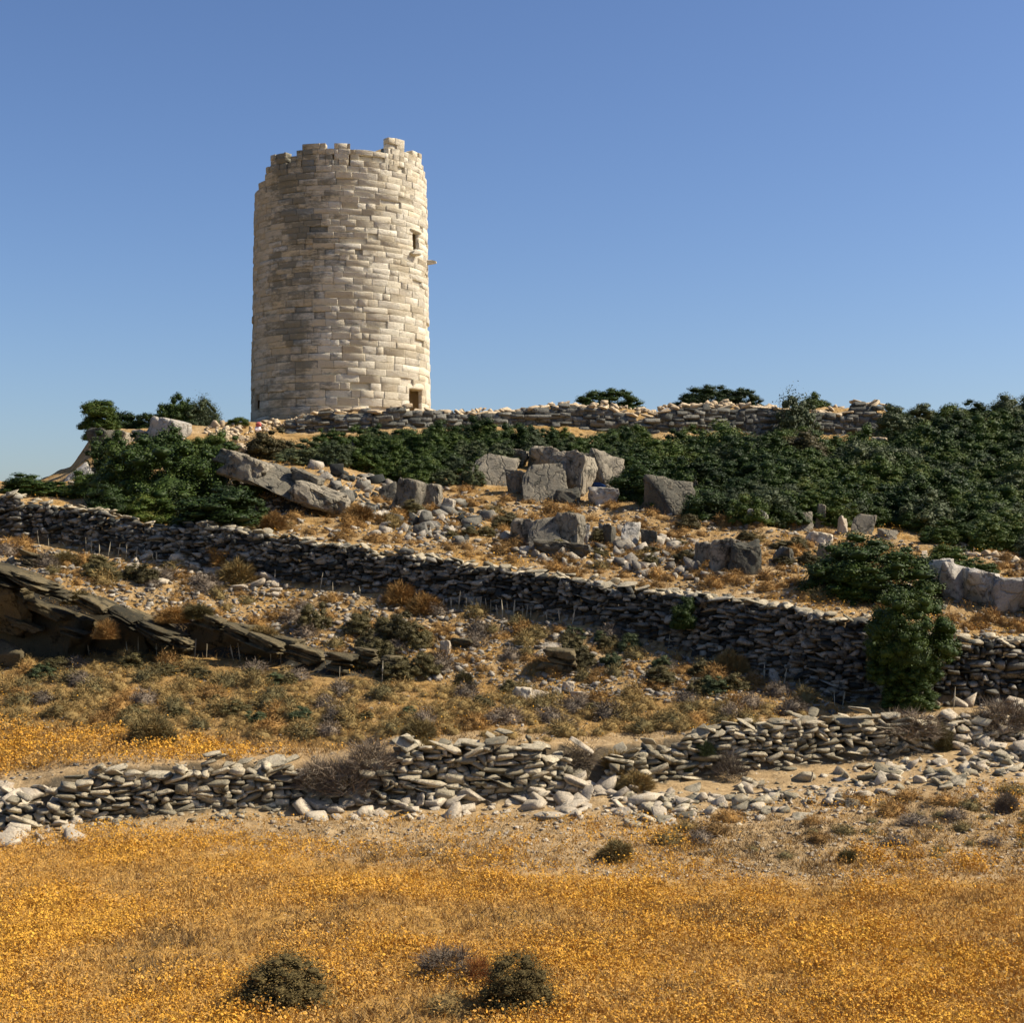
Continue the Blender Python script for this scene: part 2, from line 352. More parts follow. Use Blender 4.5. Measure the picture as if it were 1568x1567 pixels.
for i, px in enumerate(PXC):
    Ys, zs = [], []
    for (k, py, Y) in LINES:
        yy = np.interp(px, k, Y); pp = np.interp(px, k, py)
        Ys.append(yy); zs.append((HY - pp) / F * yy + ZC)
    ZG[i] = np.interp(ROWS, Ys, zs)
    base4, top4, l5, l6, wb, wt = Ys[3], Ys[4], Ys[5], Ys[6], Ys[7], Ys[8]
    c0, c1 = Ys[9], Ys[10]
    for j, Y in enumerate(ROWS):
        if Y < 5: continue
        X = (px - CX) / F * Y
        step = (base4 - 0.3 < Y < top4 + 0.2) or (wb - 0.3 < Y < wt + 0.2)
        amp = 0.035 if Y < 27 else (0.03 if step else (0.10 if Y < 48 else 0.16))
        ZG[i, j] += amp * fbm(X, Y, 0, 0.55, 4) + (0.02 * fbm(X, Y, 3, 2.5, 3) if Y < 60 else 0)
        if l5 - 0.1 < Y < l6 + 0.1 and px < 560: RK_SHADE[i, j] = 1
        if 335 < px < 540 and c0 - 0.2 < Y < c1 + 0.1: RK_SHADE[i, j] = 1
        if wb < Y < wt or base4 < Y < top4: RK_SHADE[i, j] = 0.8  # earth behind the wall stones coloured dark so gaps read as shade
        edge = np.interp(px, [-300, 0, 250, 500, 700, 1000, 1300, 1568], [27.6, 27.4, 27.2, 25.8, 25.0, 24.3, 24.0, 24.2])
        GD[i, j] = 1.0 / (1.0 + math.exp((Y - edge) / 0.5)) if Y < 29 else (math.exp(-((Y - 33.0) / 1.6) ** 2) * np.interp(px, [0, 350, 600], [0.5, 0.25, 0.0]) if Y < 38 else 0)
        DR[i, j] = 0.9 if l5 > Y > top4 + 1.2 else (0.55 if Y > l5 else 0.1)
ZG[:, ROWS < 5] = 0.0
GD[:, ROWS < 5] = 1
U = (PXC - CX) / F
YY = np.broadcast_to(ROWS, (NU, NY)).copy()
XX = U[:, None] * np.where(YY > 1, YY, 0) + np.where(YY <= 1, np.sign(U)[:, None] * np.abs(U[:, None]) * 60, 0)
XX = np.where(YY < 13, U[:, None] * 13, XX)
wide = np.clip((np.abs(U[:, None]) - 0.4), 0, None)
XX = np.where(YY < 13, XX + np.sign(U[:, None]) * wide * 60, XX)
XX = np.where((YY >= 13) & (YY < 60), XX + np.sign(U[:, None]) * wide * 20 * (60 - YY) / 47 * 1.0, XX)
V = np.stack([XX, YY, ZG], -1).reshape(-1, 3)
ii, jj = np.meshgrid(np.arange(NU - 1), np.arange(NY - 1), indexing='ij')
a = (ii * NY + jj).ravel()
Q = np.stack([a, a + NY, a + NY + 1, a + 1], -1)

TX = (522.5 - CX) / F * 76.0
TY = 76.0
me = mesh_np('hillside', V, Q, ground_mat(), smooth=True)
for nm, arr in (('rock', RK_SHADE), ('gold', GD), ('dry', DR)):
    at_ = me.attributes.new(nm, 'FLOAT', 'POINT'); at_.data.foreach_set('value', arr.astype(np.float32).ravel())
ground = link('ground', me)
tag(ground, kind='structure', label='dry stony hillside and meadow ground rising to the tower')
M['tower'] = tower_mat()

def H(X, Y):
    """ground height, arrays or scalars, inside the view wedge"""
    X = np.atleast_1d(np.asarray(X, float)); Y = np.atleast_1d(np.asarray(Y, float))
    px = CX + F * X / Y
    iu = np.clip(np.searchsorted(PXC, px) - 1, 0, NU - 2); jy = np.clip(np.searchsorted(ROWS, Y) - 1, 0, NY - 2)
    fu = np.clip((px - PXC[iu]) / (PXC[iu + 1] - PXC[iu]), 0, 1); fy = np.clip((Y - ROWS[jy]) / (ROWS[jy + 1] - ROWS[jy]), 0, 1)
    return ZG[iu, jy] * (1 - fu) * (1 - fy) + ZG[iu + 1, jy] * fu * (1 - fy) + ZG[iu, jy + 1] * (1 - fu) * fy + ZG[iu + 1, jy + 1] * fu * fy
def h1(X, Y): return float(H(X, Y)[0])
def hit(px, py):
    """first ground point met by the line of sight through a photo pixel"""
    iu = int(np.clip(np.searchsorted(PXC, px) - 1, 0, NU - 2))
    col = ZG[iu]; m = ROWS >= 11
    pr = HY - (col[m] - ZC) / ROWS[m] * F
    w = np.nonzero(pr <= py)[0]
    if len(w) == 0: return None
    k = w[0]; rr = ROWS[m]
    Y = rr[k] if k == 0 else rr[k - 1] + (rr[k] - rr[k - 1]) * (pr[k - 1] - py) / max(1e-6, pr[k - 1] - pr[k])
    if Y > 85: return None
    X = (px - CX) / F * Y
    return X, Y, h1(X, Y)
def lineY(n, px): k, py, Y = LINES[n]; return float(np.interp(px, k, Y))
def linepy(n, px): k, py, Y = LINES[n]; return float(np.interp(px, k, py))

# ------------------------------------------------------------------ rock shapes
def ico(sub):
    t = (1 + 5 ** 0.5) / 2
    v = [(-1, t, 0), (1, t, 0), (-1, -t, 0), (1, -t, 0), (0, -1, t), (0, 1, t), (0, -1, -t), (0, 1, -t), (t, 0, -1), (t, 0, 1), (-t, 0, -1), (-t, 0, 1)]
    f = [(0, 11, 5), (0, 5, 1), (0, 1, 7), (0, 7, 10), (0, 10, 11), (1, 5, 9), (5, 11, 4), (11, 10, 2), (10, 7, 6), (7, 1, 8), (3, 9, 4), (3, 4, 2), (3, 2, 6), (3, 6, 8), (3, 8, 9), (4, 9, 5), (2, 4, 11), (6, 2, 10), (8, 6, 7), (9, 8, 1)]
    v = [tuple(np.array(p) / np.linalg.norm(p)) for p in v]
    for _ in range(sub):
        cache = {}; nf = []
        def mid(a, b):
            k = (min(a, b), max(a, b))
            if k not in cache:
                p = np.array(v[a]) + np.array(v[b]); v.append(tuple(p / np.linalg.norm(p))); cache[k] = len(v) - 1
            return cache[k]
        for a, b, c in f:
            x, y, z = mid(a, b), mid(b, c), mid(c, a)
            nf += [(a, x, z), (b, y, x), (c, z, y), (x, y, z)]
        f = nf
    return np.array(v), np.array(f)
ICO = {k: ico(k) for k in range(0, 5)}
def rock_np(seed, sub=1, cuts=9, boxy=0.6, rough=0.0, strata=0.0):
    r = np.random.RandomState(seed)
    v, f = ICO[sub]; v = v.copy()
    v = np.sign(v) * np.abs(v) ** boxy
    for _ in range(cuts):
        n = r.normal(size=3); n /= np.linalg.norm(n); d = r.uniform(0.55, 0.95)
        e = np.clip(v @ n - d, 0, None); v -= e[:, None] * n
    if rough:
        off = seed * 7.3
        dd = np.array([noise.fractal(Vector((p[0] * 1.6 + off, p[1] * 1.6, p[2] * 2.2)), 0.6, 2.1, 6) for p in v])
        rg = np.array([abs(noise.noise(Vector((p[0] * 2.3 - off, p[1] * 2.3, p[2] * 2.3)))) for p in v])
        nn = v / np.linalg.norm(v, axis=1)[:, None]
        v += nn * (rough * dd + rough * 0.9 * (0.25 - rg))[:, None]
    if strata:
        for _ in range(14):
            z0 = r.uniform(-0.85, 0.85); w = r.uniform(0.015, 0.04); k = r.uniform(0.03, 0.10) * strata
            wob = np.array([0.05 * noise.noise(Vector((p[0] * 1.5, p[1] * 1.5, seed))) for p in v])
            g = np.exp(-((v[:, 2] - z0 + wob) / w) ** 2)
            v[:, :2] *= (1 - k * g)[:, None]
        lay = np.floor((v[:, 2] + 1) * 6); jit = r.uniform(-0.07, 0.07, size=(40, 2)) * strata
        v[:, :2] += jit[np.clip(lay.astype(int), 0, 39)]
    mn, mx = v.min(0), v.max(0)
    v = (v - (mn + mx) / 2) / (mx - mn)
    return v, f
def hull_np(seed, n=20, boxy=0.45, jit=0.22):
    """angular broken stone: the hull of points strewn over a rounded block"""
    r = np.random.RandomState(seed)
    p = r.normal(size=(n, 3)); p /= np.linalg.norm(p, axis=1)[:, None]
    p = np.sign(p) * np.abs(p) ** boxy * (1 - jit * r.rand(n, 1))
    bm = bmesh.new()
    for q in p: bm.verts.new(q)
    bmesh.ops.convex_hull(bm, input=bm.verts)
    bmesh.ops.delete(bm, geom=[v for v in bm.verts if not v.link_faces], context='VERTS')
    bmesh.ops.triangulate(bm, faces=bm.faces)
    bmesh.ops.recalc_face_normals(bm, faces=bm.faces)
    bm.verts.index_update()
    v = np.array([q.co[:] for q in bm.verts]); f = np.array([[x.index for x in t.verts] for t in bm.faces])
    bm.free()
    mn, mx = v.min(0), v.max(0)
    return (v - (mn + mx) / 2) / (mx - mn), f
SMALL = [hull_np(100 + k, 13 + k % 5, 0.36, 0.24) for k in range(16)]
TINY = [hull_np(300 + k, 9, 0.5, 0.2) for k in range(16)]
ASHLAR = [hull_np(400 + k, 34, 0.22, 0.07) for k in range(16)]
SMALLME = {}
def small_me(k, mat, lib=None):
    if (k, mat, id(lib)) not in SMALLME: SMALLME[(k, mat, id(lib))] = mesh_np('stone', *(lib or SMALL)[k], M[mat])
    return SMALLME[(k, mat, id(lib))]
def fine_np(v, f, lev):
    v = [tuple(p) for p in v]; f = [tuple(t) for t in f]
    for _ in range(lev):
        cache = {}; nf = []
        def mid(a, b):
            k = (a, b) if a < b else (b, a)
            if k not in cache:
                v.append(tuple((np.array(v[a]) + np.array(v[b])) / 2)); cache[k] = len(v) - 1
            return cache[k]
        for a, b, c in f:
            x, y, z = mid(a, b), mid(b, c), mid(c, a)
            nf += [(a, x, z), (b, y, x), (c, z, y), (x, y, z)]
        f = nf
    return np.array(v), np.array(f)
def crag_np(seed):
    """fractured block: angular hull, broken faces, a couple of deep clefts"""
    r = np.random.RandomState(seed)
    v, f = hull_np(seed, 15 + seed % 6, 0.30, 0.20)
    v, f = fine_np(v * 2, f, 3)
    nn = v / (np.linalg.norm(v, axis=1)[:, None] + 1e-6)
    d1 = np.array([noise.fractal(Vector((p[0] * 1.7 + seed, p[1] * 1.7, p[2] * 1.7)), 0.8, 2.1, 6) for p in v])
    cell = np.array([noise.cell(Vector((p[0] * 1.6 + seed + 0.3 * k, p[1] * 1.6, p[2] * 2.2 + 0.2 * k))) for p, k in zip(v, d1)])
    g = np.zeros(len(v))
    for _ in range(3):
        n = r.normal(size=3); n[2] *= 0.4; n /= np.linalg.norm(n); off = r.uniform(-0.5, 0.5)
        g += np.exp(-((v @ n - off + 0.12 * d1) / 0.035) ** 2)
    v = v + nn * (0.055 * d1 + 0.085 * (cell - 0.5) - 0.10 * np.clip(g, 0, 1))[:, None]
    mn, mx = v.min(0), v.max(0)
    return (v - (mn + mx) / 2) / (mx - mn), f
def layers_np(seed, n=5):
    """schist ledge: a stack of thin broken plates"""
    r = np.random.RandomState(seed); V, Fc, o = [], [], 0; z = 0.0
    for k in range(n):
        v, f = hull_np(seed * 31 + k, 18, 0.34, 0.30); v, f = fine_np(v, f, 2)
        v = v * (1 + 0.16 * np.array([noise.fractal(Vector((p[0] * 4 + seed, p[1] * 4, p[2] * 3 + k)), 0.8, 2.1, 5) for p in v]))[:, None]
        t = r.uniform(0.6, 1.5) / n
        w = v * np.array([r.uniform(0.75, 1.05), r.uniform(0.7, 1.0), t * 1.25]) + np.array([r.uniform(-0.12, 0.12), r.uniform(-0.10, 0.06), z + t / 2])
        a = r.normal(0, 0.05); w = np.stack([w[:, 0], w[:, 1], w[:, 2] + a * w[:, 0]], -1)
        w += r.normal(0, 0.002, w.shape)
        V.append(w); Fc.append(f + o); o += len(v); z += t
    v = np.concatenate(V); mn, mx = v.min(0), v.max(0)
    return (v - (mn + mx) / 2) / (mx - mn), np.concatenate(Fc)
BIG = {}
def big_me(k, mat, kind='b'):
    if (k, mat, kind) not in BIG:
        v, f = crag_np(500 + k) if kind == 'b' else layers_np(700 + k)
        BIG[(k, mat, kind)] = mesh_np('boulder', v, f, M[mat])
    return BIG[(k, mat, kind)]

def stones_join(name, items, mat, parent=None, label=None, kind='stuff', lib=None):
    """items: (variant, loc, scale, rot)  -> one object of many stones"""
    if not items: return None
    Vs, Fs, T, off = [], [], [], 0
    for (k, loc, sc, rot) in items:
        v, f = (lib or SMALL)[k]
        w = (v * np.array(sc)) @ rotm(*rot).T + np.array(loc)
        Vs.append(w); Fs.append(f + off); off += len(v); T.append(np.full(len(v), rnd.random()))
    base = np.array(parent.location) if parent else np.zeros(3)
    me = mesh_np(name, np.concatenate(Vs) - base, np.concatenate(Fs), M[mat], tint=np.concatenate(T))
    o = link(name, me, parent=parent)
    tag(o, label=label, kind=kind)
    return o

def stones_place(name, items, mat, parent, limit=300, restname=None, lib=None):
    items = sorted(items, key=lambda t: -(t[2][0] * t[2][2]) / (t[1][1] ** 2) * (1.0 if abs(t[1][0]) < 0.34 * t[1][1] else 0.02))
    items = [t[:4] for t in items]
    base = Vector(parent.location)
    for (k, loc, sc, rot) in items[:limit]:
        o = link(name, small_me(k, mat, lib), parent=parent)
        o.location = Vector(loc) - base; o.scale = sc; o.rotation_euler = rot
    if items[limit:]: stones_join(restname or name, items[limit:], mat, parent, lib=lib)

# ------------------------------------------------------------------ tower
def build_tower():
    root = empty('stone_tower', (TX, TY, h1(TX, 72.0) - 0.6))
    tag(root, 'tall round ruined tower of cream marble blocks with a broken jagged top', 'tower')
    base = np.array(root.location)
    ZB = 6.1 + ZC
    top = [(380, 330), (389, 312), (391, 298), (396, 290), (401, 280), (405, 270), (409, 258), (413, 250), (414, 236), (437, 236), (438, 252), (444, 252), (445, 243), (453, 243), (454, 233), (462, 232), (463, 222), (498, 222), (499, 229), (511, 229), (512, 222), (536, 222), (537, 229), (594, 234), (596, 215), (619, 215), (620, 231), (628, 232), (629, 236), (645, 236), (647, 250), (651, 262), (700, 262)]
    tx = [t[0] for t in top]; ty = [t[1] for t in top]
    def Rz(z): return 4.34 - (z - ZB) * 0.0165
    def ztop(th):
        if math.cos(th) < 0.06: return ZC + 17.2 - 0.25 * math.sin(th * 3) if math.cos(th) < -0.1 else ZC + 17.4
        R = 4.14
        px = CX + F * (TX + R * math.sin(th)) / (TY - R * math.cos(th))
        return ZC + (HY - np.interp(px, tx, ty)) / F * (TY - R * math.cos(th))
    # openings: (theta0, theta1, z0, z1)
    doors = [(math.radians(53.5), math.radians(67.5), ZB - 0.5, ZC + (HY - 596) / F * 73.4),
             (math.radians(59.5), math.radians(66.5), ZC + (HY - 384) / F * 74.0, ZC + (HY - 357) / F * 74.0),
             (math.radians(-64.5), math.radians(-56), ZC + (HY - 625) / F * 74, ZC + (HY - 613) / F * 74)]
    # break the block runs round the openings and the crown of the wall
    tops = []
    blocks = []
    z = ZB; ci = 0
    hs = []
    while z < ZC + 19.6:
        h = max(0.265, 0.36 - (z - ZB) * 0.010) * rnd.uniform(0.86, 1.14)
        hs.append((z, z + h)); z += h
    brk = []
    tg = np.linspace(-1.5, 1.5, 3001); pg = CX + F * (TX + 4.14 * np.sin(tg)) / (TY - 4.14 * np.cos(tg))
    for q in range(len(top) - 1):
        if top[q + 1][0] - top[q][0] <= 2 and abs(top[q + 1][1] - top[q][1]) > 4 and 400 < top[q][0] < 646:
            brk.append(float(np.interp((top[q][0] + top[q + 1][0]) / 2, pg, tg)))
    for (z0, z1) in hs:
        zm = (z0 + z1) / 2; R = Rz(zm)
        th = -math.pi + rnd.uniform(0, 0.2)
        end = th + 2 * math.pi
        while th < end - 0.02:
            L = rnd.choice([rnd.uniform(0.62, 0.95), rnd.uniform(0.85, 1.35), rnd.uniform(0.85, 1.25), rnd.uniform(0.35, 0.55)])
            if zm > ZC + 17.6: L *= 0.7
            b = min(end, th + L / R)
            if end - b < 0.06: b = end
            segs = [(th, b)]
            if zm > ZC + 17.75:
                for q in brk:
                    segs = [x for (s0, s1) in segs for x in (((s0, q), (q, s1)) if s0 < q < s1 else ((s0, s1),))]
            for (a0, a1, q0, q1) in doors:
                if z1 > q0 + 0.08 and z0 < q1 - 0.08:
                    ns = []
                    for (s0, s1) in segs:
                        if s1 <= a0 or s0 >= a1: ns.append((s0, s1)); continue
                        if s0 < a0: ns.append((s0, a0))
                        if s1 > a1: ns.append((a1, s1))
                    segs = ns
            for (s0, s1) in segs:
                if (s1 - s0) * R < 0.08: continue
                if (s1 - s0) * R > 0.12 and zm < ztop((s0 + s1) / 2) + 0.02:
                    blocks.append((s0, s1, z0, z1))
            th = b
    def block_np(s0, s1, z0, z1, seed):
        r = np.random.RandomState(seed)
        zm = (z0 + z1) / 2; R0 = Rz(zm); g = 0.006 / R0
        s0 += g; s1 -= g; z1 = z1 - 0.006
        nx, nz = 5, 4
        off = r.normal(0, 0.012) - (r.uniform(0.03, 0.13) if r.rand() < 0.10 else 0)
        rim = r.uniform(0.004, 0.012); tv = r.normal(0, 0.014); th_t = r.normal(0, 0.012)
        tz = r.normal(0, 0.006)
        V = []; 
        for b in range(nz):
            for a in range(nx):
                fa, fb = a / (nx - 1), b / (nz - 1)
                ea = (0.0, 0.035, 0.5, 0.965, 1.0)[a]; eb = (0.0, 0.10, 0.95, 1.0)[b]
                edge = (a in (0, nx - 1)) or (b in (0, nz - 1))
                rr = R0 + off - (rim * r.uniform(0.5, 1.3) * (4.5 if b == 0 else 1) if edge else -r.uniform(-0.010, 0.012)) + tv * (fb - 0.5) + th_t * (fa - 0.5)
                if b == nz - 1 and not a in (0, nx - 1): rr += 0.012
                th_ = s0 + (s1 - s0) * ea; zz = z0 + (z1 - z0) * eb + (tz if b else 0)
                if edge: zz += r.normal(0, 0.005)
                V.append((TX + rr * math.sin(th_), TY - rr * math.cos(th_), zz))
        for (th_, zz) in ((s0, z0), (s1, z0), (s0, z1), (s1, z1)):
            rr = R0 - 0.42
            V.append((TX + rr * math.sin(th_), TY - rr * math.cos(th_), zz))
        Fq = []
        for b in range(nz - 1):
            for a in range(nx - 1):
                i = b * nx + a; Fq.append((i, i + 1, i + nx + 1, i + nx))
        A, B, C, D = nx * nz, nx * nz + 1, nx * nz + 2, nx * nz + 3
        T = []
        for a in range(nx - 1):     # top and bottom fans
            T.append((a + 1, a, A if a < 2 else B)); i = (nz - 1) * nx + a
            T.append((i, i + 1, D if a >= 2 else C))
        T.append((2, A, B)); T.append(((nz - 1) * nx + 2, D, C))
        for b in range(nz - 1):
            i = b * nx; T.append((i, i + nx, A if b < 2 else C)); j = i + nx - 1; T.append((j + nx, j, B if b < 2 else D))
        T.append((2 * nx, C, A)); T.append((3 * nx - 1, B, D))
        return np.array(V), np.array(Fq), np.array(T)
    def vis(bk):
        s0, s1, z0, z1 = bk; m = (s0 + s1) / 2
        c = math.cos(m)
        return (math.sin(min(s1, 1.5)) - math.sin(max(s0, -1.5))) * 4.2 * (z1 - z0) * 1 if c > 0.12 else -1
    order = sorted(range(len(blocks)), key=lambda i: -vis(blocks[i]))
    part = set(order[:300])
    JV, JF, JT, JA, off = [], [], [], [], 0
    for i, bk in enumerate(blocks):
        v, q, t = block_np(*bk, 900 + i)
        v = v - base
        if i in part:
            me = mesh_np('block', v, [q, t], M['tower'])
            link('block', me, parent=root)
        else:
            JV.append(v); JF.append(q + off); JT.append(t + off); JA.append(np.full(len(v), rnd.random())); off += len(v)
    me = mesh_np('block', np.concatenate(JV), [np.concatenate(JF), np.concatenate(JT)], M['tower'], tint=np.concatenate(JA))
    tag(link('block', me, parent=root), kind='stuff')
    # core of rubble and mortar between the faces, with the openings running through it
    N = 240
    zr = sorted(set([ZB - 0.6] + [q for d in doors for q in d[2:]] + list(np.arange(ZB, ZC + 20, 0.5))))
    zr = [q for q in zr if q >= ZB - 0.6]
    ths = [-math.pi + 2 * math.pi * k / N for k in range(N)]
    for d in doors:
        for a in d[:2]:
            k = min(range(N), key=lambda q: abs(ths[q] - a)); ths[k] = a
    cv, cf = [], []
    idx = {}
    def vert(ring, k, j):
        key = (ring, k % N, j)
        if key not in idx:
            zt_ = ztop(ths[k % N]) - 0.25; zz = min(zr[j], zt_)
            R = Rz(zz) - (0.16 if ring == 0 else 1.15)
            idx[key] = len(cv); cv.append((R * math.sin(ths[k % N]), -R * math.cos(ths[k % N]), zz - base[2]))
        return idx[key]
    def isopen(k, j):
        t = (ths[k % N] + (ths[(k + 1) % N] if k + 1 < N else math.pi)) / 2; zc = (zr[j] + zr[j + 1]) / 2
        return any(a0 < t < a1 and q0 < zc < q1 for (a0, a1, q0, q1) in doors)
    for k in range(N):
        for j in range(len(zr) - 1):
            if isopen(k, j):
                if not isopen(k - 1, j): cf.append((vert(0, k, j), vert(0, k, j + 1), vert(1, k, j + 1), vert(1, k, j)))
                if not isopen(k + 1, j): cf.append((vert(0, k + 1, j), vert(1, k + 1, j), vert(1, k + 1, j + 1), vert(0, k + 1, j + 1)))
                if not isopen(k, j + 1): cf.append((vert(0, k, j + 1), vert(0, k + 1, j + 1), vert(1, k + 1, j + 1), vert(1, k, j + 1)))
                if j and not isopen(k, j - 1): cf.append((vert(0, k, j), vert(1, k, j), vert(1, k + 1, j), vert(0, k + 1, j)))
                continue
            cf.append((vert(0, k, j), vert(0, k + 1, j), vert(0, k + 1, j + 1), vert(0, k, j + 1)))
            cf.append((vert(1, k, j), vert(1, k, j + 1), vert(1, k + 1, j + 1), vert(1, k + 1, j)))
        J = len(zr) - 1
        cf.append((vert(0, k, J), vert(0, k + 1, J), vert(1, k + 1, J), vert(1, k, J)))
    core = mesh_np('rubble_core', np.array(cv), np.array(cf), M['towercore'])
    link('rubble_core', core, parent=root)
    # lintel over the doorway, corbels
    def slab_on(name, thc, zc, wid, hei, out, inn, seed, droop=0.0):
        v, f = rock_np(seed, 2, 5, 0.42)
        v = v * np.array([wid, out + inn, hei])
        v[:, 1] -= (out - inn) / 2 + Rz(zc)
        a = thc; c, s_ = math.cos(a), math.sin(a)
        w = np.stack([v[:, 0] * c - v[:, 1] * s_, v[:, 0] * s_ + v[:, 1] * c, v[:, 2] + zc - base[2]], -1)
        return link(name, mesh_np(name, w, f, M['tower']), parent=root)
    slab_on('lintel', math.radians(60.5), doors[0][3] + 0.17, 1.55, 0.36, 0.05, 0.5, 31)
    slab_on('lintel', math.radians(62.5), doors[1][3] + 0.10, 0.95, 0.2, 0.10, 0.4, 32)
    slab_on('corbel', math.radians(59), doors[1][2] - 0.14, 0.55, 0.28, 0.36, 0.4, 33)
    slab_on('corbel', math.radians(86), ZC + (HY - 404) / F * 76.0, 0.42, 0.22, 0.46, 0.4, 34)
    return root
M['towercore'] = plain('tower_mortar', (0.33, 0.25, 0.14), sc=6)
build_tower()

# ------------------------------------------------------------------ dry stone walls
def dry_wall(name, label, cat, px0, px1, Yf, basef, topf, mat, capmat, w=0.30, h=0.13, caps=2, ruin=0.0, group=None, depth=0.34, batter=0.10, long_=0.12, skip=None, lib=None, over=1.0):
    """Yf(px) depth of the face, basef/topf(px) photo rows of its foot and crest; stones laid in rough courses"""
    xm = (px0 + px1) / 2; ym = Yf(xm)
    root = empty(name, ((xm - CX) / F * ym, ym, (HY - basef(xm)) / F * ym + ZC))
    tag(root, label, cat, group)
    pts = []; s = 0.0; last = None
    for k in range(401):
        px = px0 + (px1 - px0) * k / 400; Y = Yf(px); X = (px - CX) / F * Y
        if last: s += math.hypot(X - last[0], Y - last[1])
        last = (X, Y); pts.append((s, px, X, Y))
    S = [p[0] for p in pts]; tot = s
    yaw = math.atan2(pts[-1][3] - pts[0][3], pts[-1][2] - pts[0][2])
    items = []; capit = []
    nr = 0; t = 0.0
    while True:
        s = rnd.uniform(-0.2, 0); any_ = False
        rh = h * rnd.uniform(0.85, 1.2)
        while s < tot:
            ww = min(0.85, w * math.exp(rnd.gauss(0, 0.38))) * (2.0 if rnd.random() < long_ else 1)
            hh = rh * rnd.uniform(0.75, 1.35) * (1.5 if rnd.random() < 0.08 else 1)
            c = s + ww / 2; s += ww * 0.93
            if c > tot: break
            px = float(np.interp(c, S, [p[1] for p in pts])); Y = Yf(px); X = (px - CX) / F * Y
            zb = (HY - basef(px)) / F * Y + ZC - 0.08; zt = (HY - topf(px)) / F * Y + ZC
            zz = zb + t + rh / 2
            lim = zt - rh * 0.6 + 0.16 * fbm(px * 0.03, 5, 0, 1, 4) * (1 + ruin)
            if zz > lim: continue
            if skip and skip(px, (zz - zb) / max(0.01, zt - zb)): continue
            any_ = True
            Yo = Y + (zz - zb) * batter + rnd.gauss(0, 0.045)
            yw = yaw + rnd.gauss(0, 0.18)
            items.append((rnd.randrange(16), (X + 0, Yo + depth / 2, zz + rnd.gauss(0, 0.012)), (ww * 1.04 * (1 + 0.1 * (over - 1)), depth * rnd.uniform(0.8, 1.3), hh * 1.12 * over), (rnd.gauss(0, 0.12 / over ** 6), rnd.gauss(0, 0.13 / over ** 8 + ruin * 0.1), yw if over == 1 else yaw + rnd.gauss(0, 0.06))))
        t += rh * 0.93; nr += 1
        if not any_ and t > 0.4 or nr > 60: break
    s = 0
    for row in range(caps):
        s = rnd.uniform(0, 0.2)
        while s < tot:
            ww = min(0.8, w * 1.15 * math.exp(rnd.gauss(0, 0.4))); c = s + ww / 2; s += ww * rnd.uniform(0.9, 1.25)
            px = float(np.interp(c, S, [p[1] for p in pts])); Y = Yf(px)
            if (skip and skip(px, 1.0)) or rnd.random() < 0.15: continue
            zt = (HY - topf(px)) / F * Y + ZC; zb = (HY - basef(px)) / F * Y + ZC
            Yo = Y + (zt - zb) * batter + 0.10 + row * 0.30 + rnd.gauss(0, 0.05)
            X = (px - CX) / F * Y
            capit.append((rnd.randrange(16), (X, Yo + 0.05, zt - 0.05 + 0.16 * fbm(px * 0.03, 5, 0, 1, 4) * (1 + ruin) + rnd.uniform(-0.06, 0.07) + row * 0.015), (ww, rnd.uniform(0.28, 0.45), h * rnd.uniform(0.5, 1.25)), (rnd.gauss(0, 0.25), rnd.gauss(0, 0.28), rnd.uniform(-0.8, 0.8))))
    nc = min(len(capit), 110)
    stones_place('stone', items, mat, root, 300 - nc, lib=lib)
    rnd.shuffle(capit)
    stones_place('cap_stone', capit, capmat, root, nc)
    return root
def tab(d):
    k = sorted(d); return lambda px: float(np.interp(px, k, [d[i] for i in k]))

low_top = tab({0: 1240, 50: 1218, 100: 1198, 140: 1186, 200: 1178, 260: 1184, 330: 1172, 400: 1168, 450: 1180, 480: 1196, 540: 1190, 580: 1168, 610: 1156, 640: 1142, 700: 1138, 780: 1136, 830: 1148, 885: 1172})
dry_wall('dry_stone_wall', 'low grey dry stone wall along the meadow, one end collapsed into pale slabs', 'wall', -120, 885,
         lambda p: lineY(3, p) + 0.02, lambda p: linepy(3, p), low_top, 'wallstone', 'wallstone', w=0.26, h=0.092, caps=2, ruin=0.7, long_=0.05,
         skip=lambda p, f: (480 < p < 560 and f > 0.55 and rnd.random() < 0.5) or (p < 90 and f > 0.5 and rnd.random() < 0.5))
low_top2 = tab({930: 1166, 960: 1150, 1030: 1142, 1060: 1126, 1100: 1114, 1200: 1105, 1300: 1104, 1400: 1106, 1440: 1112, 1500: 1098, 1620: 1092})
dry_wall('dry_stone_wall', 'low dry stone wall climbing beside the rubble bank, with dark scrub on its far stretch', 'wall', 935, 1800,
         lambda p: lineY(3, p) + 0.02, lambda p: linepy(3, p), low_top2, 'wallstone', 'wallstone', w=0.25, h=0.088, caps=2, ruin=0.7, long_=0.05,
         skip=lambda p, f: (p > 1460 and rnd.random() < 0.45))
mid_top = tab({-60: 750, 0: 757, 100: 775, 200: 794, 240: 806, 300: 801, 400: 814, 500: 832, 600: 847, 700: 857, 800: 874, 900: 887, 1000: 906, 1100: 914, 1200: 927, 1300: 947, 1345: 955})
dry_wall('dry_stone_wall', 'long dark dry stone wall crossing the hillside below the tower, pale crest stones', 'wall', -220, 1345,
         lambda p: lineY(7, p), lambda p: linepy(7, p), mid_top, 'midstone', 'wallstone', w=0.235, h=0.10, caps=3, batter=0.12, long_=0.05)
mid_top2 = tab({1430: 975, 1460: 975, 1500: 980, 1530: 975, 1620: 985})
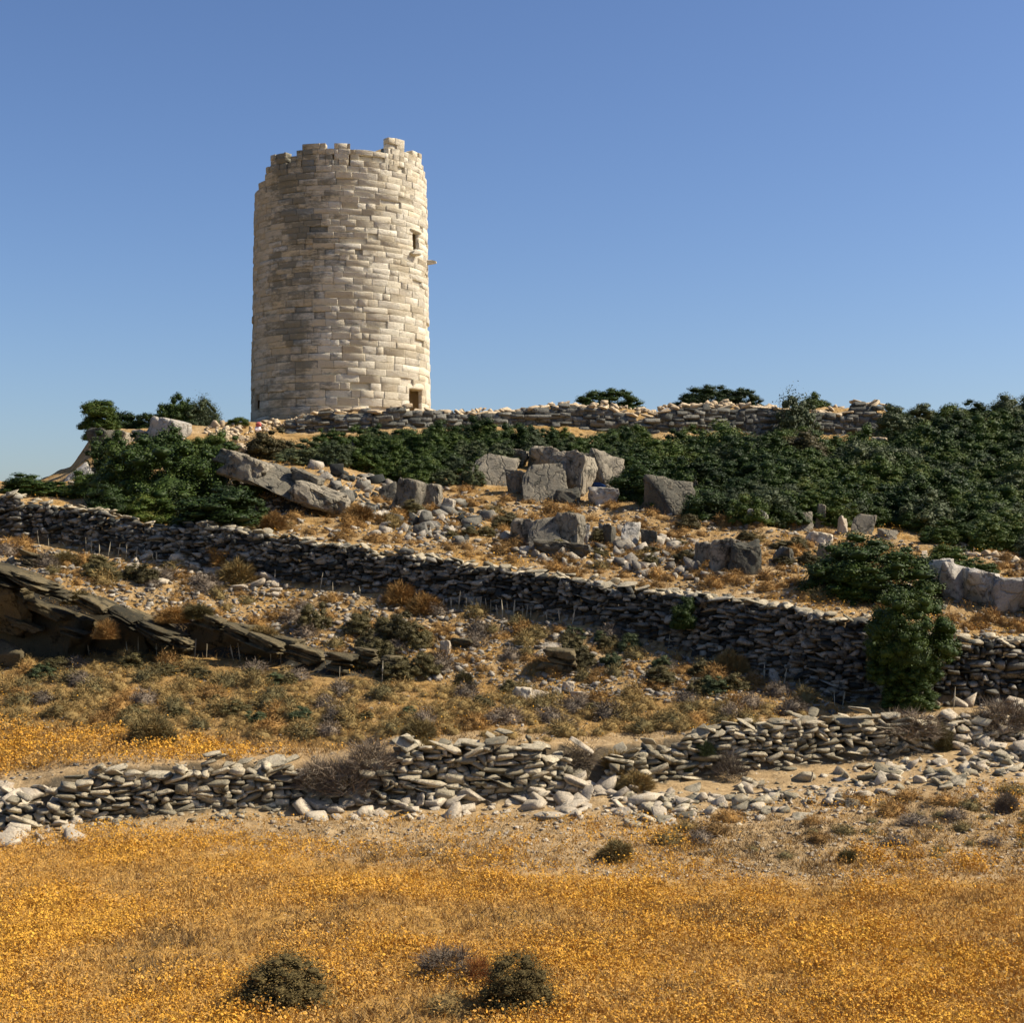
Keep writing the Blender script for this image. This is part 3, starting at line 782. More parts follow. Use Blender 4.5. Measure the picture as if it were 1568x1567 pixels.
dry_wall('dry_stone_wall', 'tall dark dry stone wall under the white marble outcrop with loose pale stones', 'wall', 1345, 1800,
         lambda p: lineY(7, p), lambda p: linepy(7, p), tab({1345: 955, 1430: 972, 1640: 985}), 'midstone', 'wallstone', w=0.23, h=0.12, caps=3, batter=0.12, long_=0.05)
rt = tab({440: 645, 455: 641, 480: 629, 560: 627, 600: 624, 690: 628, 700: 628})
dry_wall('ashlar_terrace_wall', 'low dark terrace wall of flat blocks right below the tower', 'wall', 440, 690,
         lambda p: lineY(12, p) + 0.1, lambda p: linepy(12, p) + 3, rt, 'ridge', 'warmrubble', w=0.46, h=0.165, caps=2, batter=0.05, depth=0.6, lib=ASHLAR, over=1.18, long_=0.04)
rt2 = tab({690: 632, 760: 631, 820: 622, 870: 617, 900: 622, 950: 628, 975: 642, 990: 642, 1010: 630, 1050: 620, 1180: 622, 1200: 630, 1260: 632, 1303: 630, 1310: 616, 1350: 616})
dry_wall('ashlar_terrace_wall', 'long grey ashlar wall on the ridge from tower to a squared end', 'wall', 690, 1352,
         lambda p: lineY(12, p) + 0.1, lambda p: linepy(12, p) + 3, rt2, 'ridge', 'warmrubble', w=0.46, h=0.165, caps=3, batter=0.04, depth=0.6, lib=ASHLAR, over=1.18, long_=0.04)

# ------------------------------------------------------------------ boulders and outcrops
def place_rock(name, cat, label, px, pyb, w, h, mat='boulder', k=None, kind='b', dep=0.8, rx=0, ry=0, rz=0, sink=0.32, group=None, parent=None, Y=None, lift=0.0):
    """a rock whose foot stands at photo pixel (px, pyb), w x h pixels large"""
    g = hit(px, pyb)
    if Y is None: X, Y, Z = g
    else: X = (px - CX) / F * Y; Z = (HY - pyb) / F * Y + ZC
    W, Hh = w / F * Y, h / F * Y
    D = W * dep
    Z0 = Z
    k = rnd.randrange(8) if k is None else k
    o = link(name, big_me(k, mat, kind))
    o.scale = (W, D, Hh * (1 + sink)); o.rotation_euler = (math.radians(rx), math.radians(ry), math.radians(rz))
    loc = Vector((X, Y + D * 0.35, Z0 + Hh / 2 - Hh * sink / 2 + lift))
    o.location = loc
    if parent: o.parent = parent; o.location = loc - Vector(parent.location)
    else: tag(o, label, cat, group)
    return o
BOULDERS = [
 (250, 672, 66, 34, 'marble', 'pale marble rock between the two shrubs on the left end of the ridge', 10),
 (212, 674, 26, 16, 'marble', 'small whitish rock on the left ridge behind the dark bush mound', 0),
 (152, 696, 40, 40, 'boulder', 'dark rock face right under the small leaning tree on the ridge end', 5),
 (176, 684, 36, 24, 'boulder', 'low grey rock between the leaning tree and the small whitish rock', 0),
 (116, 738, 50, 24, 'marble', 'tilted pale slab leaning on the left skyline beside the dark bush mound', -35),
 (118, 748, 34, 12, 'schist', 'thin pale slab lying just under the tilted slab on the left skyline', -8),
 (530, 694, 30, 24, 'marble', 'lone whitish rock among the green bushes below the tower', -12),
 (622, 780, 40, 46, 'boulder', 'tall dark boulder with a pale cap, standing left of the dry cushions', 8),
 (594, 768, 26, 28, 'boulder', 'dark wedge of rock touching the tall boulder with a pale cap', -15),
 (660, 778, 26, 36, 'boulder', 'rough grey rock just right of the tall pale capped boulder', 0),
 (683, 788, 24, 26, 'schist', 'small grey rock beside the rough grey rock above the long wall', 10),
 (755, 744, 58, 50, 'boulder', 'big pyramid-shaped boulder with a sunlit cream top at the bush edge', 15),
 (783, 712, 50, 26, 'boulder', 'flat brown rock half hidden in green bushes above the pyramid-shaped boulder', 5),
 (791, 756, 28, 36, 'boulder', 'pale-topped small boulder between the pyramid boulder and the great cluster', 0),
 (832, 720, 44, 36, 'boulder', 'rounded grey top block on the left of the great boulder cluster', 5),
 (836, 768, 62, 60, 'boulder', 'dark blue-grey left block of the great boulder cluster', 0),
 (874, 758, 60, 66, 'boulder', 'black shaded middle rock deep in the great boulder cluster', 0),
 (888, 712, 50, 22, 'boulder', 'slanting pale-edged slab crowning the great boulder cluster', 14),
 (926, 752, 46, 62, 'boulder', 'squared upright block with a blue paint smear in the great boulder cluster', 6),
 (925, 772, 50, 26, 'marble', 'whitish base rock under the block with the blue paint smear', 0),
 (868, 770, 36, 24, 'boulder', 'tan low rock at the foot of the black shaded rock', 0),
 (1024, 786, 64, 58, 'boulder', 'tall dark rock at the left of the thick right-hand bushes', 0),
 (1050, 760, 46, 26, 'boulder', 'tan rounded rock poking out from dark bushes beside the tall dark rock', 5),
 (1158, 806, 36, 26, 'marble', 'pale rock peeping from under the bushes, left of the round grey one', 10),
 (1226, 814, 40, 30, 'boulder', 'round grey rock at the lower edge of the green bushes', 0),
 (1256, 808, 18, 36, 'boulder', 'narrow dark rock right beside the round grey rock', 4),
 (1254, 836, 48, 22, 'paleston', 'flat pale slab lying on the dry strip below the round grey rock', 8),
 (1292, 818, 17, 28, 'paleston', 'small pointed white stone standing at the edge of the bushes', 0),
 (1324, 818, 30, 32, 'boulder', 'grey leaning rock right of the pointed white stone', 12),
 (1360, 826, 26, 16, 'boulder', 'low grey rock near the dip in the bushes', 0),
 (1345, 690, 34, 22, 'warmrubble', 'warm cream rubble heap at the broken end of the ridge wall', 0),
 (800, 838, 36, 42, 'boulder', 'dark upright rock at the left of the grey outcrop above the long wall', 5),
 (835, 844, 44, 52, 'boulder', 'cracked grey rock in the middle of the outcrop above the long wall', -5),
 (868, 840, 44, 54, 'boulder', 'blocky weathered rock with brown stains in the outcrop above the long wall', 0),
 (862, 852, 78, 22, 'boulder', 'long low slab at the foot of the grey outcrop above the long wall', 5),
 (894, 832, 16, 32, 'marble', 'slim whitish rock at the right flank of the grey outcrop', 6),
 (966, 836, 30, 38, 'marble', 'pale cracked rock between dry cushions above the long wall', 8),
 (932, 836, 20, 34, 'boulder', 'dark narrow rock between dry cushions, next to the pale cracked one', 0),
 (995, 842, 22, 30, 'boulder', 'small dark rock above the long wall right of the pale cracked one', 0),
 (1080, 866, 34, 34, 'boulder', 'left pale-edged rock of the dark square outcrop', 0),
 (1108, 878, 34, 52, 'boulder', 'dark square rock with vertical cracks, left half of the square outcrop', 3),
 (1142, 880, 44, 52, 'boulder', 'dark square rock with a sunlit side, right half of the square outcrop', 0),
 (1108, 888, 28, 12, 'schist', 'thin flat stone lying in front of the dark square outcrop', 5),
 (1200, 862, 30, 24, 'boulder', 'single brown-grey rock on the dry strip, right of the square outcrop', 8),
 (1276, 864, 44, 30, 'boulder', 'grey rock half under the low dark bush above the long wall', 5),
 (1418, 858, 12, 16, 'paleston', 'little rounded white rock in the dark bush', 0),
 (854, 1036, 66, 42, 'ledge', 'dark overhanging rock above the white stones on the slope', 5),
 (858, 1000, 70, 14, 'schist', 'thin grey slab capping the dark overhanging rock', 8),
 (708, 994, 38, 16, 'ledge', 'dark flat rock on the slope beside the upright pale slab', 6),
 (681, 1006, 18, 26, 'paleston', 'upright pale slab standing on the slope below the long wall', 0),
 (797, 1074, 36, 22, 'paleston', 'larger cream-white boulder of the pair above the low wall', 5),
 (824, 1078, 34, 20, 'paleston', 'angular cream-white boulder touching the larger one above the low wall', 12),
 (869, 1060, 22, 16, 'paleston', 'small white block right of the pair of cream-white boulders', 0),
 (889, 1068, 26, 9, 'paleston', 'flat white stone right of the pair of cream-white boulders', 5),
 (852, 1067, 16, 14, 'schist', 'small grey pointed stone between the white stones on the slope', 0),
 (45, 868, 56, 22, 'ledge', 'small dark ledge rock with a pale top near the left end of the long wall', 16),
 (1192, 1046, 28, 22, 'schist', 'rounded tan rock in the scrub below the long wall', 0),
 (1065, 1052, 20, 14, 'boulder', 'two-toned grey stone on the scrubby slope left of the rounded tan rock', 0),
 (1388, 1091, 18, 14, 'paleston', 'round cream stone on bare earth before the big dark bush', 0),
 (1430, 1086, 20, 14, 'paleston', 'pale stone leaning in shade at the foot of the big dark bush', 20),
]
for (px, pyb, w, h, mat, lab, ry) in BOULDERS:
    if mat == 'boulder' and w > 20: w *= 1.22; h *= 1.05
    o = place_rock('boulder' if min(w, h) > 18 else 'rock', 'rock', lab, px, pyb, w, h, mat, ry=ry, rz=rnd.uniform(-34, -6) if mat == 'boulder' else rnd.uniform(-25, 25), kind='b' if mat != 'ledge' else 's')
    if 'blue paint smear in' in lab:
        # the smear itself: a thin painted patch on the face
        W = w / F * o.location.y
        v, f = rock_np(61, 2, 4, 0.6)
        v = v * np.array([0.55, 0.04, 0.17])
        pm = link('paint_smear', mesh_np('paint_smear', v, f, M['bluepaint']))
        pm.location = (o.location.x + 0.0, o.location.y - o.scale[1] * 0.47, o.location.z - o.scale[2] * 0.22)
        mw = o.matrix_basis
        pm.parent = o
        pm.matrix_parent_inverse = Matrix.Identity(4)
        loc = Vector((0.02, -0.485, -0.15)); sc = o.scale
        pm.location = loc; pm.scale = (1 / sc[0], 1 / sc[1], 1 / sc[2])

def outcrop(name, label, slabs, mat, group=None):
    """an outcrop of separate tilted slabs; slabs: (px, py_bottom, w, h, Yoffset_from_hit, ry, mat)"""
    g0 = slabs[0]; X, Y, Z = hit(g0[0], g0[1])
    root = empty(name, (X, Y, Z)); tag(root, label, 'rock outcrop', group)
    for q, (px, pyb, w, h, Yabs, ry, rx, dep) in enumerate(slabs):
        place_rock('slab', None, None, px, pyb, w, h, mat, kind='b' if mat in ('marble', 'boulder') or dep <= 0.5 else 's', dep=dep, ry=ry, rx=rx, rz=rnd.uniform(-24, -8), parent=root, Y=Yabs, sink=0.0)
    return root
outcrop('rock_outcrop', 'long tilted schist ledge overhanging a dark hollow above the dark mound of bushes', [
    (372, 738, 80, 42, 50.2, 18, 0, 1.0), (425, 756, 90, 44, 49.9, 22, 0, 0.9), (482, 780, 90, 40, 49.6, 22, 0, 0.9),
    (420, 738, 60, 26, 50.6, 22, 0, 0.7), (468, 752, 56, 30, 50.4, 20, 0, 0.7), (350, 712, 50, 24, 51.4, 14, 0, 0.8), (510, 790, 50, 30, 49.8, 15, 0, 0.8)], 'boulder')
outcrop('rock_outcrop', 'dark layered ledge overhanging the scrub terrace, nearest the end of the long wall', [
    (-10, 890, 110, 26, 39.0, 18, 0, 0.8), (45, 900, 90, 18, 38.9, 20, 0, 0.7), (78, 915, 70, 14, 39.1, 16, 0, 0.7), (20, 880, 80, 9, 39.4, 20, 0, 0.6), (-40, 962, 180, 80, 39.9, 14, 0, 0.4), (60, 1012, 170, 92, 40.5, 16, 0, 0.35), (2, 1026, 80, 40, 39.0, 22, 0, 0.5),
    (65, 940, 90, 14, 39.8, 20, 0, 0.5), (110, 975, 50, 12, 39.4, 14, 0, 0.6), (35, 965, 70, 14, 39.8, 18, 0, 0.5)], 'ledge')
outcrop('rock_outcrop', 'dark layered ledge with a deep black hollow below it, in the middle of the three', [
    (140, 940, 66, 22, 39.3, 22, 0, 0.7), (190, 958, 70, 20, 39.2, 26, 0, 0.7), (235, 980, 76, 22, 39.1, 24, 0, 0.7), (272, 990, 50, 14, 39.2, 20, 0, 0.7), (170, 1012, 150, 84, 40.7, 16, 0, 0.3), (240, 1008, 120, 52, 40.3, 20, 0, 0.4),
    (180, 945, 110, 11, 39.7, 25, 0, 0.6), (255, 972, 90, 11, 39.6, 24, 0, 0.6), (225, 955, 90, 9, 40.4, 24, 0, 0.6)], 'ledge')
outcrop('rock_outcrop', 'ragged dark ledge with scrub on top, farthest along the scrub terrace', [
    (318, 962, 60, 20, 39.6, 18, 0, 0.6), (362, 980, 56, 18, 39.3, 22, 0, 0.6), (405, 996, 66, 20, 39.0, 20, 0, 0.6), (340, 1012, 120, 62, 40.3, 8, 0, 0.4), (415, 1014, 110, 44, 39.6, 12, 0, 0.4), (465, 1018, 70, 26, 38.5, 15, 0, 0.6), (520, 1030, 50, 30, 37.9, 8, 0, 0.8), (600, 1032, 40, 28, 37.8, 8, 0, 0.8), (562, 1020, 44, 26, 38.2, 8, 0, 0.8)], 'ledge')
outcrop('rock_outcrop', 'white marble outcrop split by cracks above the tall end of the long wall', [
    (1462, 925, 50, 66, 39.6, 8, 8, 0.9), (1504, 930, 62, 62, 39.2, 16, 10, 0.9), (1552, 948, 60, 66, 38.6, 5, 6, 0.9), (1610, 960, 60, 70, 38.4, 0, 6, 0.9), (1445, 905, 40, 50, 40.6, 0, 0, 0.9), (1510, 954, 150, 28, 40.0, 18, 0, 0.6)], 'marble')

# ------------------------------------------------------------------ loose stones
def in_poly(poly, n):
    xs = [p[0] for p in poly]; ys = [p[1] for p in poly]; out = []
    while len(out) < n:
        x, y = rnd.uniform(min(xs), max(xs)), rnd.uniform(min(ys), max(ys)); c = False
        j = len(poly) - 1
        for i in range(len(poly)):
            if (poly[i][1] > y) != (poly[j][1] > y) and x < (poly[j][0] - poly[i][0]) * (y - poly[i][1]) / (poly[j][1] - poly[i][1]) + poly[i][0]: c = not c
            j = i
        if c: out.append((x, y))
    return out
def band(pts, n, spread):
    """points scattered about a polyline in the photo"""
    out = []
    xs = [p[0] for p in pts]; ys = [p[1] for p in pts]
    for _ in range(n):
        x = rnd.uniform(xs[0], xs[-1]); out.append((x, float(np.interp(x, xs, ys)) + rnd.gauss(0, spread)))
    return out
def stone_items(pts, lo, hi, flat=0.4, tilt=0.25, up=0.2):
    items = []
    for (x, y) in pts:
        g = hit(x, y)
        if not g: continue
        X, Y, Z = g
        w = lo * (hi / lo) ** (rnd.random() ** 1.7) / F * Y
        hh = w * flat * rnd.uniform(0.6, 1.5)
        items.append((rnd.randrange(16), (X, Y, Z + hh * up), (w, w * rnd.uniform(0.6, 1.0), hh), (rnd.gauss(0, tilt), rnd.gauss(0, tilt), rnd.uniform(0, 6.28))))
    return items
def loose(name, label, group, items, mat, limit):
    items.sort(key=lambda t: -(t[2][0] * t[2][2]) / t[1][1] ** 2)
    for (k, loc, sc, rot) in items[:limit]:
        o = link(name, small_me(k, mat)); o.location = loc; o.scale = sc; o.rotation_euler = rot
        tag(o, label, 'stone', group)
        wpx = sc[0] * F / loc[1]
        auto(o, CX + F * loc[0] / loc[1], HY - F * (loc[2] - ZC) / loc[1], 'small' if wpx < 15 else ('large' if wpx > 26 else 'middling'), {'paleston': 'cream', 'wallstone': 'grey and tan', 'schist': 'grey-white', 'warmrubble': 'warm cream'}[mat] + (' slab' if sc[2] < sc[0] * 0.38 else ' stone'))
    return items[limit:]
rest = {'paleston': [], 'wallstone': [], 'schist': [], 'warmrubble': []}
rest['paleston'] += loose('fallen_stone', 'pale angular slab in the heap where the low wall has collapsed', 'slabs of the collapsed wall end',
    stone_items(in_poly([(-20, 1200), (60, 1205), (110, 1215), (128, 1290), (60, 1305), (-20, 1300)], 90), 12, 52, 0.28, 0.55, 0.3), 'paleston', 45)
rest['paleston'] += loose('fallen_stone', 'large pale block fallen against the foot of the low wall by the dark thorn scrub', 'pale blocks at the foot of the low wall',
    stone_items(in_poly([(460, 1222), (640, 1222), (800, 1225), (800, 1245), (640, 1256), (460, 1258)], 80), 9, 48, 0.34, 0.35, 0.2), 'paleston', 40)
rest['paleston'] += loose('fallen_stone', 'pale slab fallen in the gap of the low wall', 'slabs fallen in the gap of the low wall',
    stone_items(in_poly([(790, 1215), (880, 1195), (960, 1205), (1010, 1230), (960, 1252), (830, 1255)], 95), 9, 50, 0.32, 0.4, 0.25), 'paleston', 40)
rb = stone_items(band([(960, 1238), (1080, 1238), (1200, 1222), (1300, 1205), (1400, 1188), (1500, 1178), (1620, 1160)], 820, 17), 4, 36, 0.34, 0.35, 0.15)
rest['paleston'] += rb[::2]; rb = rb[1::2]
rest['wallstone'] += loose('rubble_stone', 'grey and cream stone in the rubble bank in front of the climbing low wall', 'stones of the rubble bank', rb, 'wallstone', 75)
rb = stone_items(band([(120, 1262), (300, 1255), (470, 1248)], 70, 6), 6, 18, 0.45, 0.3, 0.2)
rest['wallstone'] += loose('rubble_stone', 'small stone lying in golden grass at the foot of the low wall', 'stones at the meadow edge', rb, 'wallstone', 15)
rb = stone_items(in_poly([(1450, 1080), (1620, 1070), (1620, 1160), (1450, 1150)], 110), 8, 34, 0.4, 0.35, 0.3)
rest['paleston'] += loose('rubble_stone', 'cream stone tumbled from the broken far end of the climbing low wall', 'stones at the broken wall end', rb, 'paleston', 30)
rb = stone_items(band([(205, 862), (280, 868), (340, 878), (400, 890), (440, 905)], 130, 10), 6, 34, 0.35, 0.3, 0.2)
rest['schist'] += loose('rubble_stone', 'flat pale stone strewn below the dark end of the long wall', 'flat stones below the long wall', rb, 'paleston', 35)
rb = stone_items(in_poly([(480, 715), (600, 740), (700, 770), (760, 790), (700, 840), (560, 820), (530, 780)], 300), 4, 26, 0.55, 0.4, 0.15)
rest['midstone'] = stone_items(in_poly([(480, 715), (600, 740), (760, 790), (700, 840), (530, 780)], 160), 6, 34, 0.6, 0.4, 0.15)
rest['schist'] += loose('rubble_stone', 'grey-white stone of the scree between the tilted ledge and the long wall', 'scree stones above the long wall', rb, 'schist', 45)
rb = stone_items(in_poly([(310, 655), (370, 650), (390, 690), (330, 705)], 130), 5, 14, 0.6, 0.4, 0.3)
rest['warmrubble'] += loose('rubble_stone', 'sunlit cream rubble stone between the ridge shrubs and the tower foot', 'rubble by the tower foot', rb, 'warmrubble', 15)
rest['warmrubble'] += stone_items(in_poly([(370, 642), (480, 634), (480, 650), (380, 665)], 80), 5, 14, 0.5, 0.4, 0.3)
rb = stone_items(in_poly([(760, 800), (1060, 830), (1100, 900), (900, 870), (760, 850)], 320), 5, 30, 0.6, 0.4, 0.25)
rest['schist'] += rb
rb = stone_items(in_poly([(1420, 815), (1568, 850), (1620, 900), (1480, 850)], 60), 6, 22, 0.5, 0.3, 0.25)
rest['warmrubble'] += rb
for _ in range(260):    # rubble scattered along the crest of the ridge wall
    px = rnd.choice([rnd.uniform(690, 1352), rnd.uniform(820, 1080), rnd.uniform(1040, 1180)])
    Y = lineY(13, px) + rnd.uniform(-0.2, 1.0); X = (px - CX) / F * Y
    w = rnd.uniform(0.12, 0.42)
    rest['warmrubble'].append((rnd.randrange(16), (X, Y, h1(X, Y) + w * 0.2 + max(0, fbm(px * 0.02, 1, 0, 1, 3)) * 0.3), (w, w * 0.8, w * 0.55), (rnd.gauss(0, .3), rnd.gauss(0, .3), rnd.uniform(0, 6))))
below_mid = [(x, linepy(7, x) + 3) for x in range(-40, 1300, 60)]
above_mid = [(x, linepy(8, x) - 2) for x in range(1620, 380, -60)]
# stone litter over the slopes
for (poly, n, lo, hi) in ((below_mid + [(1300, 1090), (1250, 1095), (600, 1040), (400, 975), (250, 950), (0, 890)], 5200, 3, 15),
                          ([(0, 1020), (1300, 1095), (1568, 1100), (1568, 1120), (800, 1140), (0, 1200)], 700, 3, 10),
                          ([(400, 1260), (1568, 1190), (1568, 1340), (1000, 1350), (400, 1300)], 2300, 2.5, 11),
                          ([(400, 740), (700, 745), (1000, 780), (1400, 830), (1568, 850)] + above_mid, 3600, 3, 13),
                          ([(0, 1280), (1568, 1330), (1568, 1567), (0, 1567)], 260, 3, 9)):
    rest['schist' if lo != 2.5 else 'paleston'] += stone_items(in_poly(poly, n), lo, hi, 0.4, 0.25, 0.2)
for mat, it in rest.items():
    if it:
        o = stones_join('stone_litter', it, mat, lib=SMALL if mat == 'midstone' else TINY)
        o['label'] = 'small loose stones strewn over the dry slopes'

# ------------------------------------------------------------------ shrubs
def tri_blades(P, D, L, W, r):
    """thin triangles: base P, direction D (unit), length L, width W"""
    n = len(P)
    side = np.cross(D, r.normal(size=(n, 3))); side /= np.linalg.norm(side, axis=1)[:, None] + 1e-9
    a = P - side * (W / 2)[:, None]; b = P + side * (W / 2)[:, None]; c = P + D * L[:, None]
    V = np.stack([a, b, c], 1).reshape(-1, 3)
    return V, np.arange(3 * n).reshape(-1, 3)
def leaf_quads(P, Nn, S, r):
    n = len(P)
    t = np.cross(Nn, r.normal(size=(n, 3))); t /= np.linalg.norm(t, axis=1)[:, None] + 1e-9
    b = np.cross(Nn, t)
    s = S[:, None]
    V = np.stack([P - t * s * 0.5, P + b * s * 0.32, P + t * s * 0.5, P - b * s * 0.32], 1).reshape(-1, 3)
    return V, np.arange(4 * n).reshape(-1, 4)
def bush_np(seed, nl=5200, lumps=26, size=2.2, leaf=0.075, wob=1.0, feather=0.0):
    """dense evergreen bush: lumps of foliage over a dome, every leaf a small face; base at z=0, width 1 x 1, height ~1"""
    r = np.random.RandomState(seed)
    C = []
    sk = r.uniform(0, 6.28); ph = r.uniform(0, 6.28)
    for _ in range(lumps):
        a = r.uniform(0, 2 * math.pi); e = math.asin(r.uniform(-0.02, 1.0))
        k = r.uniform(0.72, 1.0) * (1 + wob * (0.16 * math.sin(a * 2 + sk) * math.cos(e) + 0.12 * math.sin(a * 3 + ph)))
        rad = r.uniform(0.75, 1.45) * 0.70 / math.sqrt(lumps)
        C.append((math.cos(a) * math.cos(e) * (0.46 - rad * 0.5) * k, math.sin(a) * math.cos(e) * (0.46 - rad * 0.5) * k, 0.06 + (0.88 - rad) * math.sin(e) * k, rad))
    C = np.array(C)
    pick = r.choice(lumps, nl, p=(C[:, 3] ** 2) / (C[:, 3] ** 2).sum())
    d = r.normal(size=(nl, 3)); d[:, 2] = np.where(r.rand(nl) < 0.7, np.abs(d[:, 2]), d[:, 2]); d /= np.linalg.norm(d, axis=1)[:, None]
    rad = C[pick, 3] * (0.80 + 0.42 * r.rand(nl) ** 1.5 + feather * np.abs(r.normal(size=nl)) * 0.45)
    P = C[pick, :3] + d * rad[:, None] * np.array([1, 1, 1.15])
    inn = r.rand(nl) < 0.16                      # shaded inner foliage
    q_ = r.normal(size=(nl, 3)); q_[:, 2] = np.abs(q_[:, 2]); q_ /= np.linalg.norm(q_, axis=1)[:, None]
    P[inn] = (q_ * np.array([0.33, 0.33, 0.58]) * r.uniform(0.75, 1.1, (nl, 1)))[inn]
    P[:, 2] = np.abs(P[:, 2])
    Nn = d + r.normal(size=(nl, 3)) * 0.55; Nn /= np.linalg.norm(Nn, axis=1)[:, None]
    V, Q = leaf_quads(P, Nn, (leaf / size) * r.uniform(0.6, 1.35, nl), r)
    lt = r.rand(lumps) * 0.5
    T = np.repeat(np.clip(lt[pick] + r.rand(nl) * 0.5, 0, 1), 4)
    lo_, hi_ = np.percentile(P[:, :2], 1.5, axis=0), np.percentile(P[:, :2], 98.5, axis=0); zt_ = np.percentile(P[:, 2], 99)
    NS = np.array([1 / (hi_[0] - lo_[0]), 1 / (hi_[1] - lo_[1]), 1 / zt_]); NO = np.array([(hi_[0] + lo_[0]) / 2, (hi_[1] + lo_[1]) / 2, 0])
    # inner foliage mass
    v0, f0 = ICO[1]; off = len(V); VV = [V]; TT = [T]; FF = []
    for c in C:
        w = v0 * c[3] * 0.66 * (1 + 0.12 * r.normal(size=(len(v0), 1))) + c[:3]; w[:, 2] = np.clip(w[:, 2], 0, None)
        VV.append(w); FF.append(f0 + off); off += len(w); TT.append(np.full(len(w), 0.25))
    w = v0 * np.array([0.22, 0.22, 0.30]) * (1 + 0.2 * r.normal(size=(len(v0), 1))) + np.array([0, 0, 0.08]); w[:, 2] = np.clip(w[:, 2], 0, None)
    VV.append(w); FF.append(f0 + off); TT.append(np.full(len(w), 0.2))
    return (np.concatenate(VV) - NO) * NS, [Q, np.concatenate(FF)], np.concatenate(TT)
def cushion_np(seed, n=900, spread=1.0, length=0.22, width=0.030, core=True, up=0.25):
    """spiny cushion shrub: many thin twigs pointing outwards; base z=0, width 1, height 1"""
    r = np.random.RandomState(seed)
    a = r.uniform(0, 2 * math.pi, n); e = np.arcsin(r.uniform(0.0, 1.0, n))
    lump = np.array([0.24 * noise.noise(Vector((math.cos(x) * 2, math.sin(x) * 2, y * 2 + seed))) for x, y in zip(a, e)])
    R = (0.40 + lump) * r.uniform(0.55, 1.0, n) ** 0.5
    d = np.stack([np.cos(a) * np.cos(e), np.sin(a) * np.cos(e), np.sin(e)], -1)
    P = d * R[:, None] * np.array([1, 1, 1.65]) + np.array([0, 0, 0.02])
    D = d + r.normal(size=(n, 3)) * 0.45 * spread + np.array([0, 0, up]); D /= np.linalg.norm(D, axis=1)[:, None]
    V, T3 = tri_blades(P, D, length * r.uniform(0.5, 1.3, n), width * r.uniform(0.6, 1.4, n), r)
    V[:, 2] = np.abs(V[:, 2])
    tint = np.repeat(r.rand(n), 3)
    FF = [T3]
    if core:
        v0, f0 = ICO[1 if n < 1200 else 2]
        w = v0 * np.array([0.31, 0.31, 0.52]) * (1 + 0.10 * r.normal(size=(len(v0), 1))) + np.array([0, 0, 0.02]); w[:, 2] = np.clip(w[:, 2], 0, None)
        FF.append(f0 + len(V)); V = np.concatenate([V, w]); tint = np.concatenate([tint, np.full(len(w), 0.45)])
    return V, [np.concatenate(FF)], tint
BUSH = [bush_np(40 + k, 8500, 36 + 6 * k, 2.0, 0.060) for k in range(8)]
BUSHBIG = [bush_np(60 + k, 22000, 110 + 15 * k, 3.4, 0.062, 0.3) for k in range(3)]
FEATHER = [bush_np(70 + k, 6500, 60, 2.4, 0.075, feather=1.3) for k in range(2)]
CUSH = [cushion_np(20 + k, 1000, 1.7, 0.17, 0.022) for k in range(8)]
CUSHBIG = [cushion_np(80 + k, 5200, 1.2, 0.20, 0.016) for k in range(3)]
SCRUB = [bush_np(170 + k, 15000, 90, 1.1, 0.024, 0.2, feather=2.2) for k in range(2)]
TWIGGY = [cushion_np(90 + k, 1500, 1.6, 0.30, 0.013, core=False, up=0.4) for k in range(2)]
PM = {}
def plant_me(lib, k, mat, nm):
    key = (id(lib), k, mat)
    if key not in PM:
        v, f, t = lib[k]; PM[key] = mesh_np(nm, v, f, M[mat], tint=t)
    return PM[key]
def plant(name, cat, label, px, pyb, w, h, lib, mat, group=None, dep=0.95, Y=None, sink=0.05, k=None):
    if Y is None:
        g = hit(px, pyb)
        if not g: return None
        X, Y, Z = g
    else:
        X = (px - CX) / F * Y; Z = (HY - pyb) / F * Y + ZC
    W, Hh = w / F * Y, h / F * Y
    k = rnd.randrange(len(lib)) if k is None else k
    o = link(name, plant_me(lib, k, mat, name))
    o.location = (X, Y + W * dep * 0.30, Z - Hh * sink)
    o.scale = (W, W * dep, Hh * (1 + sink)); o.rotation_euler = (0, 0, rnd.uniform(0, 6.28))
    tag(o, label, cat, group)
    return o

